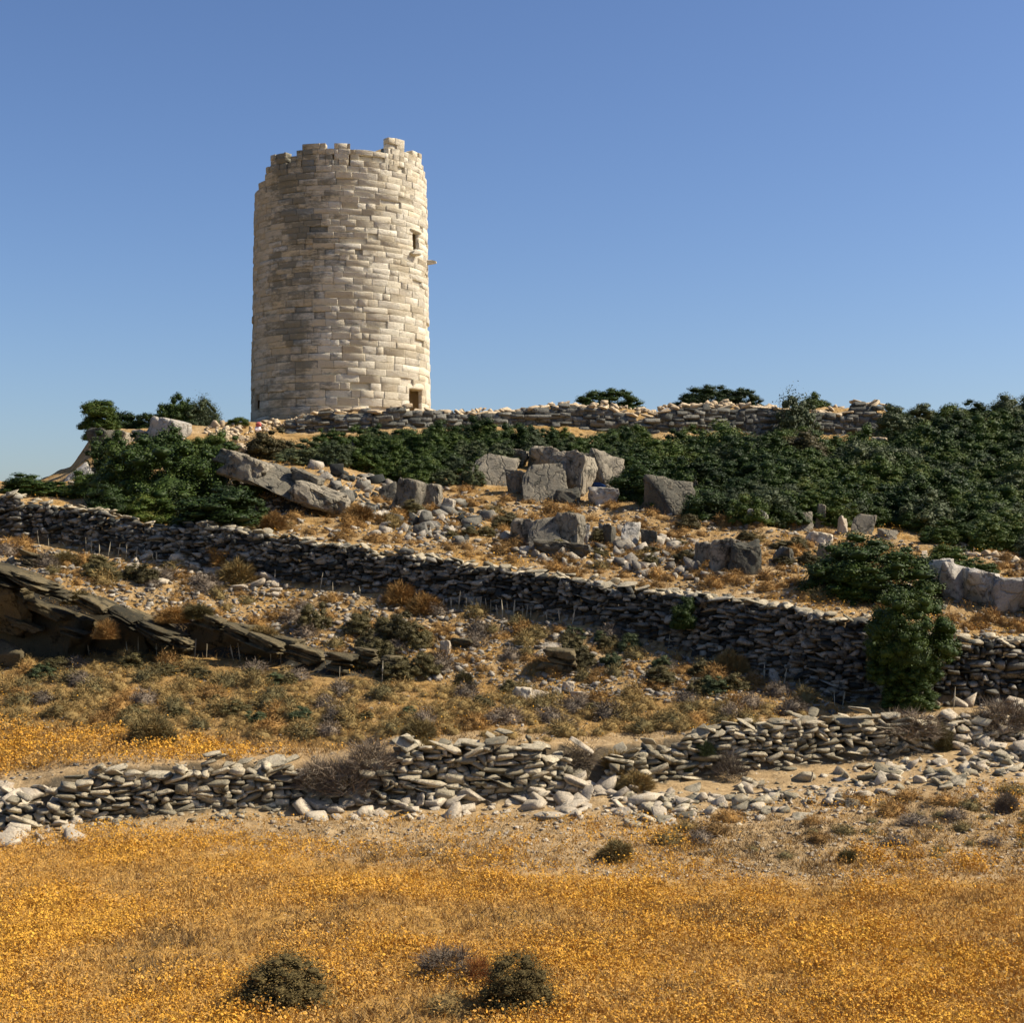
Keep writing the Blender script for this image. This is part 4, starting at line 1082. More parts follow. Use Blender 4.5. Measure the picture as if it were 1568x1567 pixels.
# named evergreen bushes
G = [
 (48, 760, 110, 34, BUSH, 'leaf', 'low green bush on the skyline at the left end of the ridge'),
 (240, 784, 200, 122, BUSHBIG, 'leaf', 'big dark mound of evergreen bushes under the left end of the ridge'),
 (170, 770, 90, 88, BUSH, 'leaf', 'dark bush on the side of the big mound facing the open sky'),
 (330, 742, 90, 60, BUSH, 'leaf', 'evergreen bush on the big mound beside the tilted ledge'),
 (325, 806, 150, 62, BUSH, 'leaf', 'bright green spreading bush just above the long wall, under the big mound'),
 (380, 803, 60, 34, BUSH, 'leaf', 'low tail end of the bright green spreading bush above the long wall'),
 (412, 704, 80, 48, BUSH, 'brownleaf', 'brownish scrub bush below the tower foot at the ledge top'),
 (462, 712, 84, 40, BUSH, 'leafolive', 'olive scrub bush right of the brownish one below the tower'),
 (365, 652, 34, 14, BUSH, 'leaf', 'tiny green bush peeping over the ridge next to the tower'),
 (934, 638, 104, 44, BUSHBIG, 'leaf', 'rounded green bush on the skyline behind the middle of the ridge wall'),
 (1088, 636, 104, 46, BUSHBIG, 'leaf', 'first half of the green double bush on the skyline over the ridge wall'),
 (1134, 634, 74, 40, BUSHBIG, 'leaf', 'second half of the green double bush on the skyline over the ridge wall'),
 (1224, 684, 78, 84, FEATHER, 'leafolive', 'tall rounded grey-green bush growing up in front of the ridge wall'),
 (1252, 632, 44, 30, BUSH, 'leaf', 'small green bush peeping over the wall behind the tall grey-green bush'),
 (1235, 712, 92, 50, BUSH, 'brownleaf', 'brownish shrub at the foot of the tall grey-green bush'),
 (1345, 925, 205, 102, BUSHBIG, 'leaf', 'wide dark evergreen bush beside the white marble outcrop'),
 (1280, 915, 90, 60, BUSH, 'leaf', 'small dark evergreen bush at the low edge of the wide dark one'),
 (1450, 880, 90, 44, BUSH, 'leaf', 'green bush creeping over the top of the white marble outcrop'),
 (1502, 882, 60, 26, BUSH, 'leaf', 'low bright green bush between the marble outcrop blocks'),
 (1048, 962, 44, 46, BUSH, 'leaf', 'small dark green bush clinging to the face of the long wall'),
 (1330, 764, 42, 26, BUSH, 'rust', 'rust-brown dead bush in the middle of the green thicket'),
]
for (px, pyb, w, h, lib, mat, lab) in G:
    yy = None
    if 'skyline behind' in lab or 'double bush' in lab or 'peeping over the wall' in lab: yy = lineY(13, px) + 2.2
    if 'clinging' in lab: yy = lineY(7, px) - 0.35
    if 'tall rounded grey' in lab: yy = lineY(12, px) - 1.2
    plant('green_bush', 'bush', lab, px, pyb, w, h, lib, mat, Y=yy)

LIGHT = [bush_np(140 + k, 5000, 30 + 5 * k, 2.0, 0.075, 0.6) for k in range(4)]
def tree(name, label, cat, Y, foot, blobs, mat, lib=LIGHT):
    """foot (px, py); blobs (px, py_bottom, w, h) crown masses in photo pixels at depth Y"""
    X = (foot[0] - CX) / F * Y; Z = (HY - foot[1]) / F * Y + ZC
    root = empty(name, (X, Y, Z)); tag(root, label, cat)
    r = np.random.RandomState(int(foot[0]))
    vs, fs = [], []
    def tube(a, b, r0, r1):
        a, b = np.array(a, float), np.array(b, float); d = b - a; d /= np.linalg.norm(d)
        s = np.cross(d, [0.3, 0.9, 0.1]); s /= np.linalg.norm(s); t = np.cross(d, s); o = len(vs)
        for (c, rr) in ((a, r0), ((a + b) / 2 + r.normal(0, 0.03, 3), (r0 + r1) / 2), (b, r1)):
            for q in range(6): vs.append(c + rr * (math.cos(q * 1.047) * s + math.sin(q * 1.047) * t))
        for lv in range(2):
            for q in range(6): fs.append((o + lv * 6 + q, o + lv * 6 + (q + 1) % 6, o + lv * 6 + 6 + (q + 1) % 6, o + lv * 6 + 6 + q))
    P = []
    for (px, pyb, w, h) in blobs:
        P.append(((px - foot[0]) / F * Y, r.uniform(-0.25, 0.25) * w / F * Y, (foot[1] - pyb) / F * Y, w / F * Y, h / F * Y))
    top = min(p[2] for p in P) + 0.25
    fork = (0.1 * sum(p[0] for p in P) / len(P), 0, max(0.2, top * 0.6))
    tube((0, 0, -0.3), fork, 0.10, 0.08)
    for p in P: tube(fork, (p[0], p[1], p[2] + p[4] * 0.5), 0.05, 0.02)
    link('trunk', mesh_np('trunk', np.array(vs), np.array(fs), M['bark']), parent=root)
    Vc, Fq, Ft, Tt, o = [], [], [], [], 0
    for q, (bx, by, bz, bw, bh) in enumerate(P):
        v, f, t = lib[(q + int(foot[0])) % len(lib)]
        c, s_ = math.cos(q * 1.9), math.sin(q * 1.9)
        v = np.stack([v[:, 0] * c - v[:, 1] * s_, v[:, 0] * s_ + v[:, 1] * c, v[:, 2]], -1)
        Vc.append(v * np.array([bw * 1.08, bw * 1.08, bh * 1.05]) + np.array([bx, by, bz])); Fq.append(f[0] + o); Ft.append(f[1] + o); Tt.append(t); o += len(v)
    link('crown', mesh_np('crown', np.concatenate(Vc), [np.concatenate(Fq), np.concatenate(Ft)], M[mat], tint=np.concatenate(Tt)), parent=root)
    return root
tree('windswept_tree', 'small windswept dark tree leaning out at the left end of the ridge', 'tree', 67.5, (156, 692), [(152, 640, 46, 26), (139, 658, 34, 24), (150, 676, 44, 26), (170, 662, 34, 26)], 'leaf')
tree('spreading_shrub', 'low spreading dark shrub between the leaning tree and the pale marble rock', 'shrub', 67.8, (196, 678), [(182, 672, 44, 40), (205, 672, 44, 34), (224, 664, 34, 28)], 'leaf')
tree('spreading_shrub', 'taller dark green shrub with an uneven top on the ridge left of the tower', 'shrub', 70.2, (274, 662), [(258, 656, 40, 36), (274, 652, 36, 46), (284, 660, 44, 38)], 'leaf')
tree('spreading_shrub', 'feathery grey-green shrub on the ridge left of the tower', 'shrub', 69.8, (308, 664), [(304, 660, 52, 50), (318, 662, 36, 44)], 'leafolive', FEATHER)
tree('round_bush', 'big dark round bush standing in front of the long wall', 'bush', 34.4, (1392, 1090), [(1398, 1020, 118, 110), (1388, 1050, 98, 80), (1394, 1088, 74, 56)], 'leaf', BUSHBIG)
for (px, pyb, w, h, lab) in ((165, 722, 70, 62, 'dark green bush at the windward edge of the big mound under the ridge'), (215, 706, 84, 44, 'dark green bush high on the big mound, under the small whitish rock'), (268, 712, 90, 50, 'dark green bush high on the big mound, under the pale marble rock'), (305, 716, 60, 44, 'dark green bush high on the big mound, next to the rubble slope'),
                             (200, 768, 110, 90, 'dark green bush low on the big mound over the hollow'), (290, 775, 100, 80, 'dark green bush low on the big mound beside the bright spreading bush'),
                             (130, 762, 70, 40, 'low dark bush at the outer mound foot, close to the thin pale slab'), (330, 700, 60, 40, 'small dark bush at the upper end of the tilted ledge'), (160, 788, 80, 46, 'shaded dark bush between the big mound and the outer end of the long wall'), (225, 802, 90, 44, 'shaded dark bush between the long wall crest and the big mound, by the bright bush'), (375, 770, 60, 44, 'shaded dark bush in the hollow under the tilted ledge')):
    plant('green_bush', 'bush', lab, px, pyb, w, h, BUSH, 'leaf')

_skip = 0
def thicket(poly, n, lo, hi, ratio, name, label, group, lib, mats, mind=0.31):
    done = []
    for (x, y) in sorted(in_poly(poly, n * 4), key=lambda p: rnd.random()):
        w = rnd.uniform(lo, hi)
        if any((x - a) ** 2 + ((y - b) * 2.0) ** 2 < (mind * (w + c) / 2) ** 2 for a, b, c in done): continue
        if len(done) >= n: break
        o = plant(name, 'bush', label, x, y, w, w * ratio * rnd.uniform(0.8, 1.2), lib, rnd.choice(mats), group)
        if o:
            done.append((x, y, w)); auto(o, x, y - 12, 'small' if w < lo + (hi - lo) * 0.33 else ('broad' if w > lo + (hi - lo) * 0.7 else 'middling'), 'bush' if name == 'green_bush' else 'dark scrub bush', {'olive_leaves': 'leafolive', 'mastic_leaves': 'leaf'}.get(o.data.materials[0].name))
    return done
thicket([(480, 694), (570, 680), (700, 676), (860, 678), (1010, 690), (1010, 752), (960, 735), (830, 705), (740, 742), (640, 748), (590, 745), (540, 715), (480, 712)], 86, 38, 62, 0.68,
        'green_bush', 'green evergreen bush in the thicket between the ridge wall and the boulders', 'bushes between the ridge wall and the boulders', BUSH, ['leaf'] * 6 + ['leafolive'])
thicket([(1000, 698), (1200, 696), (1295, 706), (1350, 712), (1385, 680), (1430, 674), (1680, 668), (1680, 866), (1560, 856), (1480, 848), (1420, 824), (1330, 814), (1200, 812), (1090, 800), (975, 778), (965, 740)], 178, 56, 92, 0.66,
        'green_bush', 'green evergreen bush in the dense thicket covering the slope under the squared wall end', 'bushes of the dense thicket', BUSH, ['leaf'] * 9 + ['leafolive'])
for (px, w, h) in ((1372, 56, 36), (1415, 66, 38), (1460, 66, 38), (1502, 70, 42), (1550, 66, 50), (1590, 80, 52), (1640, 90, 56)):
    plant('green_bush', 'bush', {1372: 'green skyline bush touching the squared wall end', 1415: 'green skyline bush second from the squared wall end', 1460: 'green skyline bush third from the squared wall end', 1502: 'green skyline bush fourth from the squared wall end', 1550: 'tall green skyline bush fifth from the squared wall end'}.get(px, 'green skyline bush past the photo edge side of the ridge'), px, 656, w, h, BUSH, rnd.choice(['leaf', 'leafolive']), 'bushes on the skyline past the wall end', Y=lineY(13, px) - 1.0)

thicket([(470, 962), (640, 985), (700, 1045), (560, 1046), (500, 1030)], 12, 36, 62, 0.7, 'brown_scrub', 'dark scrub', 'dark scrub bushes on the slope past the ragged ledge', BUSH, ['brownleaf'])
thicket([(820, 960), (1000, 1000), (1230, 1070), (1100, 1085), (900, 1040)], 13, 30, 54, 0.62, 'brown_scrub', 'dark scrub', 'dark scrub bushes on the slope below the shaded wall', BUSH, ['brownleaf', 'leafolive'])
thicket([(60, 862), (200, 872), (250, 900), (120, 890)], 5, 34, 52, 0.6, 'brown_scrub', 'dark scrub', 'dark scrub bushes near the small dark ledge rock', BUSH, ['brownleaf'])
thicket([(1000, 684), (1180, 684), (1345, 692), (1345, 706), (1180, 702), (1000, 702)], 14, 32, 50, 0.5, 'green_bush', 'green bush', 'low bushes along the foot of the ridge wall', BUSH, ['leaf'])
thicket([(385, 694), (520, 702), (600, 716), (590, 745), (520, 722), (440, 712)], 12, 30, 50, 0.5, 'brown_scrub', 'dark scrub', 'dark scrub bushes above the tilted ledge', BUSH, ['brownleaf', 'leafolive'])
# dry cushion shrubs, zone by zone
def cushions(poly, n, lo, hi, ratio, label, group, mats, limit=300, mind=0.45, name='dry_shrub'):
    done = []; restl = []
    pts = []
    for (x, y) in in_poly(poly, n * 3):
        w = lo + (hi - lo) * rnd.random() ** 1.8
        if any((x - a) ** 2 + ((y - b) * 2.2) ** 2 < (mind * (w + c) / 2) ** 2 for a, b, c in pts): continue
        pts.append((x, y, w))
        if len(pts) >= n: break
    pts.sort(key=lambda p: -p[2])
    for (x, y, w) in pts[:limit]:
        mt = rnd.choice(mats)
        o = plant(name, 'shrub', label, x, y, w, w * ratio * rnd.uniform(0.8, 1.25), CUSH, mt, group, dep=rnd.uniform(0.8, 1.2))
        if o: auto(o, x, y - 8, 'small' if w < lo + (hi - lo) * 0.3 else ('broad' if w > lo + (hi - lo) * 0.6 else 'middling'), 'cushion shrub', mt)
    Vs, Fs, Ts, o = [], [], [], 0
    for (x, y, w) in pts[limit:]:
        g = hit(x, y)
        if not g: continue
        X, Y, Z = g; W = w / F * Y
        v, f, t = CUSH[rnd.randrange(8)]
        nb = 1500; v3 = np.concatenate([v[:nb], v[3000:]]); f3 = np.concatenate([f[0][:nb // 3], f[0][1000:] - (3000 - nb)]); t = np.concatenate([t[:nb], t[3000:]])
        Vs.append(v3 * np.array([W, W, W * ratio]) + np.array([X, Y + W * 0.2, Z - 0.02])); Fs.append(f3 + o); Ts.append(t); o += len(v3)
    if Vs:
        ob = link(name, mesh_np(name, np.concatenate(Vs), np.concatenate(Fs), M[mats[0]], tint=np.concatenate(Ts)))
        tag(ob, label, None, None, 'stuff')
cushions([(-20, 1018), (300, 1022), (520, 1044), (760, 1066), (1000, 1075), (1250, 1092), (1180, 1108), (1000, 1125), (840, 1135), (640, 1130), (560, 1140), (300, 1130), (-20, 1118)], 420, 24, 60, 0.58,
         'low brown and olive cushion shrub on the scrub terrace behind the low wall', 'cushion shrubs of the scrub terrace', ['drygreen', 'drygreen', 'drygreen', 'dry', 'greytwig'], 90, mind=0.26)
cushions([(x, y + 8) for x, y in below_mid] + [(1250, 1085), (1000, 1060), (760, 1045), (520, 1020), (440, 975), (250, 930), (90, 890)], 200, 20, 54, 0.62,
         'dry brown shrub on the stony slope below the long wall', 'dry shrubs below the long wall', ['dry', 'drygreen', 'drygreen', 'greytwig'], 70, mind=0.4)
cushions([(400, 800), (560, 770), (700, 752), (800, 770), (950, 782), (1100, 798), (1300, 822), (1400, 850), (1410, 955), (1330, 938), (1150, 916), (1000, 902), (850, 880), (650, 852), (500, 828), (400, 808)], 340, 18, 44, 0.58,
         'orange-brown cushion shrub among the rocks above the long wall', 'cushion shrubs above the long wall', ['dry', 'dry', 'dry', 'drygreen'], 70, mind=0.38)
thicket([(560, 775), (760, 775), (1000, 800), (1300, 850), (1300, 900), (1000, 870), (700, 835)], 24, 22, 44, 0.55, 'brown_scrub', 'dark scrub', 'dark scrub bushes among the rocks above the long wall', BUSH, ['brownleaf'], mind=0.6)
thicket([(0, 1015), (520, 1040), (1000, 1075), (1000, 1110), (400, 1115), (0, 1095)], 22, 26, 46, 0.5, 'brown_scrub', 'dark scrub', 'dark scrub bushes dotted over the scrub terrace', BUSH, ['brownleaf', 'leafolive', 'brownleaf'], mind=0.6)
cushions([(1430, 945), (1640, 965), (1640, 980), (1430, 966)], 16, 26, 46, 0.6,
         'orange-brown cushion shrub at the foot of the white marble outcrop', 'cushions under the marble outcrop', ['dry'], 16)
cushions([(1500, 850), (1640, 850), (1640, 900), (1530, 880)], 14, 22, 44, 0.5,
         'brown cushion shrub on the strip behind the white marble outcrop', 'cushions behind the marble outcrop', ['dry'], 14)
cushions([(1040, 1255), (1568, 1210), (1640, 1320), (1250, 1320), (1000, 1300)], 40, 30, 70, 0.45,
         'olive tuft of scrub on the pale stony path beside the rubble bank', 'scrub tufts on the stony path', ['drygreen', 'dry', 'greytwig'], 22, mind=0.6)
cushions([(330, 655), (380, 650), (420, 690), (340, 720)], 8, 18, 34, 0.5, 'orange dry tuft at the top of the rubble by the tower foot', 'orange tufts by the tower foot', ['dry'], 8)

D = [
 (430, 1550, 150, 78, SCRUB, 'meadowshrub', 'dark olive shrub standing alone in the golden meadow, far from the twiggy pair'),
 (680, 1504, 96, 62, TWIGGY, 'greytwig', 'grey-brown twiggy dead shrub in the golden meadow'),
 (735, 1512, 44, 56, TWIGGY, 'rust', 'small reddish twiggy bush next to the grey dead shrub in the meadow'),
 (790, 1554, 120, 86, SCRUB, 'meadowshrub', 'dark olive shrub in the golden meadow close to the twiggy dead shrub'),
 (690, 1560, 100, 40, CUSH, 'drygreen', 'low brown tuft in front of the twiggy dead shrub in the meadow'),
 (945, 1320, 60, 36, CUSHBIG, 'drygreen', 'round dry grass tuft alone on the pale path'),
 (1300, 1322, 34, 22, CUSHBIG, 'brownleaf', 'small dark tuft alone on the pale path right of the round one'),
 (1545, 1245, 36, 34, CUSHBIG, 'greytwig', 'small dark twiggy bush on the stony bank near the end of the rubble'),
 (525, 1218, 110, 68, TWIGGY, 'greytwig', 'dark grey thorny scrub filling the dip in the low wall'),
 (480, 1208, 70, 52, TWIGGY, 'greytwig', 'thin thorny scrub at the edge of the dip in the low wall'),
 (565, 1180, 80, 56, TWIGGY, 'greytwig', 'thorny scrub hanging over the rising part of the low wall'),
 (650, 1165, 46, 38, CUSHBIG, 'drygreen', 'olive shrub on the crest of the low wall past the thorny scrub'),
 (880, 1178, 90, 44, TWIGGY, 'greytwig', 'dark brown scrub in the gap of the low wall'),
 (945, 1190, 56, 46, CUSHBIG, 'drygreen', 'olive-brown shrub at the right side of the wall gap'),
 (975, 1212, 60, 34, CUSHBIG, 'drygreen', 'pale olive tuft below the wall gap'),
 (1120, 1195, 52, 52, TWIGGY, 'greytwig', 'grey twiggy shrub growing at the foot of the climbing low wall'),
 (1050, 1182, 26, 26, CUSHBIG, 'leafolive', 'small fresh green tuft at the foot of the climbing low wall'),
 (1080, 1158, 34, 26, CUSHBIG, 'leafolive', 'green tuft growing out of the climbing low wall'),
 (1400, 1130, 120, 46, TWIGGY, 'greytwig', 'dark brown scrub hanging over the far stretch of the climbing low wall'),
 (1445, 1150, 40, 46, CUSHBIG, 'brownleaf', 'dark shrub at the hollow end of the climbing low wall'),
 (1540, 1120, 80, 60, TWIGGY, 'greytwig', 'grey-brown scrub at the far broken end of the climbing low wall'),
 (228, 1142, 84, 56, CUSHBIG, 'drygreen', 'large orange-topped shrub in the golden patch behind the low wall'),
 (640, 1134, 60, 38, CUSHBIG, 'drygreen', 'brown shrub with one bent straw behind the low wall'),
 (345, 872, 66, 44, CUSHBIG, 'dry', 'rounded brown shrub against the foot of the long dark wall'),
 (360, 896, 74, 48, CUSHBIG, 'drygreen', 'rounded olive shrub just below the one at the foot of the long wall'),
 (612, 930, 60, 46, CUSHBIG, 'dry', 'bushy brown shrub at the foot of the long wall near its middle'),
 (648, 942, 60, 40, CUSHBIG, 'dry', 'second bushy brown shrub beside it at the foot of the long wall'),
 (150, 940, 60, 0, None, None, None),
 (118, 926, 56, 26, CUSHBIG, 'drygreen', 'brown tuft growing over the seam between the two nearest ledges'),
 (60, 900, 44, 20, CUSHBIG, 'dry', 'orange tuft growing on the ledge nearest the end of the long wall'),
 (262, 954, 60, 30, CUSHBIG, 'dry', 'rust-orange tuft growing on the back of the hollowed ledge'),
 (300, 948, 50, 28, CUSHBIG, 'brownleaf', 'dark tuft between the hollowed ledge and the ragged ledge'),
 (400, 984, 56, 30, CUSHBIG, 'drygreen', 'olive tuft growing on the back of the ragged ledge'),
 (160, 978, 40, 34, CUSHBIG, 'dry', 'yellow-brown plant hanging in the black hollow of the middle ledge'),
 (258, 1018, 36, 26, CUSHBIG, 'drygreen', 'round olive cushion at the mouth of the black hollow'),
 (710, 1056, 36, 32, CUSHBIG, 'brownleaf', 'dark green-brown round bush left of the white boulder pair'),
 (1120, 1030, 60, 40, CUSHBIG, 'drygreen', 'olive-brown bush on the slope just under the dark long wall'),
 (95, 866, 60, 26, CUSHBIG, 'drygreen', 'brown bush on the slope close to the small dark ledge rock'),
 (548, 800, 56, 34, CUSHBIG, 'dry', 'dense brown bush between the scree and the long wall'),
 (418, 812, 44, 34, CUSHBIG, 'dry', 'orange-brown bush at the tail of the bright green bush'),
]
for (px, pyb, w, h, lib, mat, lab) in D:
    if lib is None: continue
    yy = None
    if 'hanging in the black hollow' in lab: yy = 38.9
    if 'ledge' in lab and 'tuft' in lab: yy = 39.6
    if 'climbing low wall' in lab and 'foot' not in lab: yy = lineY(3, px) - 0.05
    if 'low wall' in lab and ('dip' in lab or 'hanging over the rising' in lab): yy = lineY(3, px) - 0.1
    plant('scrub_bush', 'shrub', lab, px, pyb, w, h, lib, mat, Y=yy)

# pale dried flower stalks
def stalk_np(seed, spike=True):
    r = np.random.RandomState(seed); v, f = [], []
    bend = r.uniform(-0.12, 0.12)
    def ring(z, rad, nn=6):
        o = len(v); cx = bend * z * z
        for q in range(nn): v.append((cx + rad * math.cos(q * 2 * math.pi / nn), rad * math.sin(q * 2 * math.pi / nn), z))
        return o
    prof = [(0, 0.010), (0.35, 0.012), (0.45, 0.022), (0.6, 0.028), (0.8, 0.020), (1.0, 0.008)] if spike else [(0, 0.012), (0.5, 0.012), (0.8, 0.012), (1.0, 0.006)]
    os_ = [ring(z, rr * (1 + 0.3 * r.normal())) for z, rr in prof]
    for a, b in zip(os_[:-1], os_[1:]):
        for q in range(6): f.append((a + q, a + (q + 1) % 6, b + (q + 1) % 6, b + q))
    return np.array(v), np.array(f)
ST = [stalk_np(k) for k in range(4)]
STME = [mesh_np('dry_flower_stalk', *s, M['spike']) for s in ST]
def stalks(pts, hmin, hmax, label, group):
    for (px, py) in pts:
        g = hit(px, py)
        if not g: continue
        X, Y, Z = g
        o = link('dry_flower_stalk', rnd.choice(STME))
        hh = rnd.uniform(hmin, hmax) / F * Y
        o.location = (X, Y, Z - 0.03); q = rnd.uniform(0.5, 1.0); o.scale = (q, q, hh); o.rotation_euler = (rnd.gauss(0, .13), rnd.gauss(0, .13), rnd.uniform(0, 6))
        tag(o, label, 'dried flower', group)
        auto(o, px, py - 10, 'tall' if hh * F / Y > (hmin + hmax) / 2 else 'short', 'pale dried flower stalk')
stalks([(x, linepy(7, x) + rnd.uniform(0, 4)) for x in [60, 75, 132, 140, 152, 165, 180, 193, 208, 222, 236, 240]], 16, 26, 'pale dried flower stalk at the foot of the long wall, under the big bush mound', 'stalks under the bush mound')
stalks([(x, linepy(7, x) + rnd.uniform(0, 6)) for x in [378, 420, 490, 510, 552, 640, 680, 691, 702, 715, 735, 746, 751, 762, 770, 778, 786, 800, 805, 812, 838, 858, 876]], 16, 32, 'pale dried flower stalk at the foot of the long wall, near its middle', 'stalks at the middle of the long wall')
stalks([(x, linepy(7, x) + rnd.uniform(0, 4)) for x in [1023, 1170, 1200, 1228, 1278, 1290, 1367, 1378, 1425, 1460]], 20, 40, 'pale dried flower stalk in the deep shade at the tall end of the long wall', 'stalks at the tall wall end')
stalks([(x, linepy(5, x) + rnd.uniform(2, 6)) for x in [70, 85, 137, 196, 212, 240, 298, 316, 358, 368, 415, 430, 520, 585]], 18, 36, 'pale dried flower stalk in front of the dark ledges', 'stalks before the ledges')
stalks([(x, y) for x, y in [(540, 712), (552, 714), (565, 714), (575, 712), (500, 708), (830, 770), (845, 772), (812, 768), (1204, 882), (1222, 884), (1240, 905), (1568, 838), (1480, 846), (1490, 848)]], 10, 18, 'pale dried stalk at the shaded edge of the evergreen bushes', 'stalks at the bush edge')

# a leaning pale post of stone on the low wall and the two cloth bundles by the tower
g = hit(890, 1150)
v, f = rock_np(77, 2, 5, 0.45)
o = link('leaning_stone', mesh_np('leaning_stone', v, f, M['paleston']))
o.location = (g[0], g[1] - 0.25, (HY - 1141) / F * g[1] + ZC + 0.02); o.scale = (0.55, 0.14, 0.10); o.rotation_euler = (0, math.radians(34), 0)
tag(o, 'long narrow pale stone leaning down at the wall gap', 'stone')
for (px, py, mat, lab, sx) in ((396, 654, 'red', 'small red bundle lying on the rubble at the tower foot', 0.26), (395, 661, 'whitecloth', 'small pinkish white bundle just below the red one', 0.30)):
    v, f = rock_np(31 + int(py), 3, 4, 0.85, 0.12); g = hit(px, 661)
    o = link('cloth_bundle', mesh_np('cloth_bundle', v, f, M[mat], smooth=True))
    o.location = ((px - CX) / F * (g[1] - 0.3), g[1] - 0.3, (HY - py) / F * (g[1] - 0.3) + ZC + 0.1); o.scale = (sx, sx, sx * 0.95)
    tag(o, lab, 'bundle')

# ------------------------------------------------------------------ meadow of dry golden flowers (uncountable)
def meadow(name, n, sampler, hmin, hmax, stems, heads, goldness, label, headsize=0.028):
    X, Y, dens = sampler(n)
    Z = H(X, Y); n = len(X)
    patch = np.array([noise.fractal(Vector((x * 0.35, y * 0.35, 7)), 0.7, 2, 4) for x, y in zip(X, Y)])
    patch2 = np.array([noise.noise(Vector((x * 1.3, y * 1.3, 2))) for x, y in zip(X, Y)])
    hgt = rs.uniform(hmin, hmax, n) * (1 + 0.5 * patch2)
    patch = patch * 2.2
    # stems
    k = stems
    base = np.repeat(np.stack([X, Y, Z], -1), k, 0) + rs.normal(0, 0.035, (n * k, 3)) * [1, 1, 0]
    D_ = rs.normal(0, 0.75, (n * k, 3)); D_[:, 2] = 1; D_ /= np.linalg.norm(D_, axis=1)[:, None]
    L = np.repeat(hgt, k) * rs.uniform(0.6, 1.1, n * k)
    Vs, Fs = tri_blades(base, D_, L, rs.uniform(0.006, 0.014, n * k), rs)
    g = np.repeat(0.33 + 0.18 * patch + goldness * 0.2, k) + rs.normal(0, 0.13, n * k)
    Ts = np.repeat(np.clip(g, 0.02, 0.62), 3)
    # flower heads: small tilted double faces at and below the tips
    q = heads
    sel = np.repeat(np.arange(n), q)
    keep = rs.rand(len(sel)) < np.clip(0.55 + 0.7 * patch[sel] + goldness * 0.3, 0.1, 1)
    sel = sel[keep]; m = len(sel)
    P = np.stack([X[sel], Y[sel], Z[sel]], -1) + rs.normal(0, 0.06, (m, 3)) * [1, 1, 0]
    P[:, 2] += hgt[sel] * rs.uniform(0.45, 1.05, m)
    Nn = rs.normal(0, 0.7, (m, 3)) + [0, -0.15, 0.9]; Nn /= np.linalg.norm(Nn, axis=1)[:, None]
    S = headsize * rs.uniform(0.6, 1.5, m)
    Vq, Fq = leaf_quads(P, Nn, S, rs)
    Vq = Vq.reshape(-1, 4, 3); Vq[:, 1] += (Vq[:, 1] - P) * 0.9; Vq[:, 3] += (Vq[:, 3] - P) * 0.9; Vq = Vq.reshape(-1, 3)
    th = np.clip(0.68 + 0.25 * patch[sel] + rs.normal(0, 0.14, m), 0.2, 1.0)
    Vn = rs.normal(size=(m, 3)); Vn[:, 2] *= 0.3; Vn /= np.linalg.norm(Vn, axis=1)[:, None]
    Vq2, Fq2 = leaf_quads(P, Vn, S * 0.9, rs)
    V = np.concatenate([Vs, Vq, Vq2]); T = np.concatenate([Ts, np.repeat(th, 4), np.repeat(th, 4)])
    Fa = Fs; Fb = np.concatenate([Fq + len(Vs), Fq2 + len(Vs) + len(Vq)])
    o = link(name, mesh_np(name, V, [Fa, Fb], M['meadow'], tint=T))
    tag(o, label, kind='stuff'); return o
def samp_meadow(n):
    Y = 12.5 + (28.3 - 12.5) * rs.rand(int(n * 1.8)) ** 0.85
    X = rs.uniform(-0.40, 0.40, len(Y)) * Y
    px = CX + F * X / Y
    edge = np.interp(px, [-300, 0, 250, 500, 700, 1000, 1300, 1568], [27.9, 27.7, 27.4, 25.8, 25.0, 24.3, 24.0, 24.2])
    wob = np.array([noise.noise(Vector((x * 0.5, y * 0.5, 0))) for x, y in zip(X, Y)])
    ok = rs.rand(len(Y)) < 1 / (1 + np.exp((Y + wob * 1.0 - edge) / 0.45))
    return X[ok][:n], Y[ok][:n], None
def samp_weeds(n):
    C = np.stack([rs.uniform(-0.36, 0.36, 70), 13.5 + 14 * rs.rand(70)], -1)
    k = rs.randint(0, 70, n); Y = C[k, 1] + rs.normal(0, 0.35, n); X = C[k, 0] * C[k, 1] + rs.normal(0, 0.45, n)
    return X, Y, None
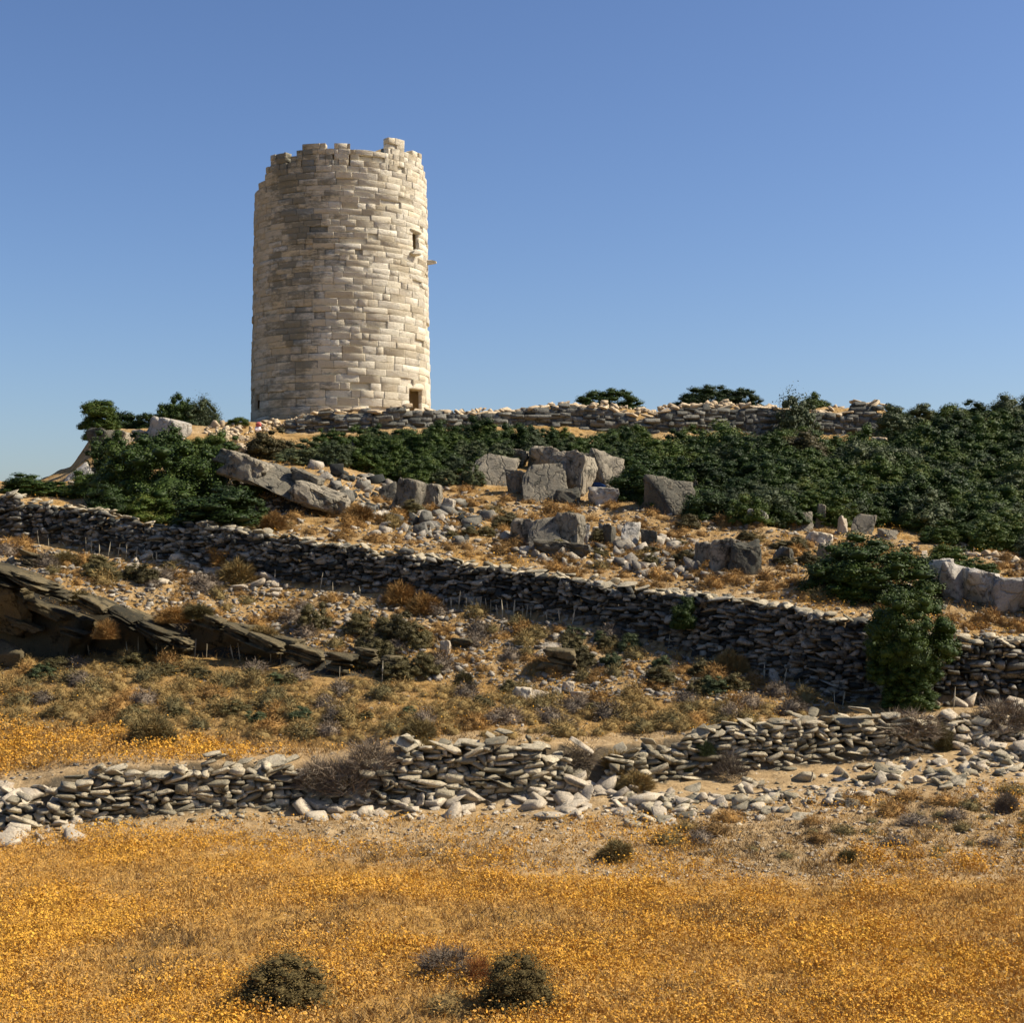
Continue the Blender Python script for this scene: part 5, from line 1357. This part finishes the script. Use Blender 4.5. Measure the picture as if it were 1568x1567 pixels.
def samp_near(n):
    C = np.stack([rs.uniform(-0.36, 0.36, 160), 13.5 + 13 * rs.rand(160) ** 1.2], -1)
    k = rs.randint(0, 160, n); Y = C[k, 1] + rs.normal(0, 0.22, n); X = C[k, 0] * C[k, 1] + rs.normal(0, 0.30, n)
    return X, Y, None
meadow('meadow_flowers', 3600, samp_near, 0.12, 0.26, 6, 8, 1.0, 'taller clumps of dry golden flower heads in the meadow', 0.030)
meadow('meadow_grass', 36000, samp_meadow, 0.05, 0.16, 5, 6, 0.7, 'dry golden flowers and straw covering the meadow', 0.021)
meadow('meadow_weeds', 1500, samp_weeds, 0.10, 0.24, 11, 1, -1.2, 'grey-brown dry weeds scattered in the golden meadow', 0.02)
def samp_poly(poly):
    def f(n):
        pts = in_poly(poly, n); G = [hit(x, y) for x, y in pts]; G = [g for g in G if g]
        return np.array([g[0] for g in G]) + rs.normal(0, .1, len(G)), np.array([g[1] for g in G]) + rs.normal(0, .1, len(G)), None
    return f
meadow('meadow_grass', 2000, samp_poly([(-40, 1100), (150, 1120), (420, 1135), (560, 1148), (460, 1160), (140, 1170), (-40, 1195)]), 0.10, 0.26, 5, 5, 0.5, 'golden dry flowers in the patch behind the low wall', 0.035)
meadow('dry_grass', 5500, samp_poly([(100, 1262), (300, 1255), (900, 1250), (1620, 1195), (1640, 1345), (900, 1335), (400, 1305), (100, 1285)]), 0.05, 0.16, 5, 2, 0.0, 'thin dry grass on the pale stony path')
meadow('dry_grass', 9000, samp_poly(below_mid + [(1300, 1092), (1568, 1095), (1568, 1110), (1000, 1130), (500, 1150), (-20, 1120)]), 0.06, 0.20, 5, 1, -0.8, 'thin dry grass between the shrubs on the stony slope', 0.03)
meadow('dry_grass', 11500, samp_poly([(0, 745), (120, 735), (340, 690), (440, 678), (900, 674), (1200, 680), (1400, 690), (1640, 850)] + above_mid + [(380, 810), (200, 795), (0, 760)]), 0.06, 0.22, 5, 1, -0.3, 'dry orange grass between the rocks above the long wall', 0.035)
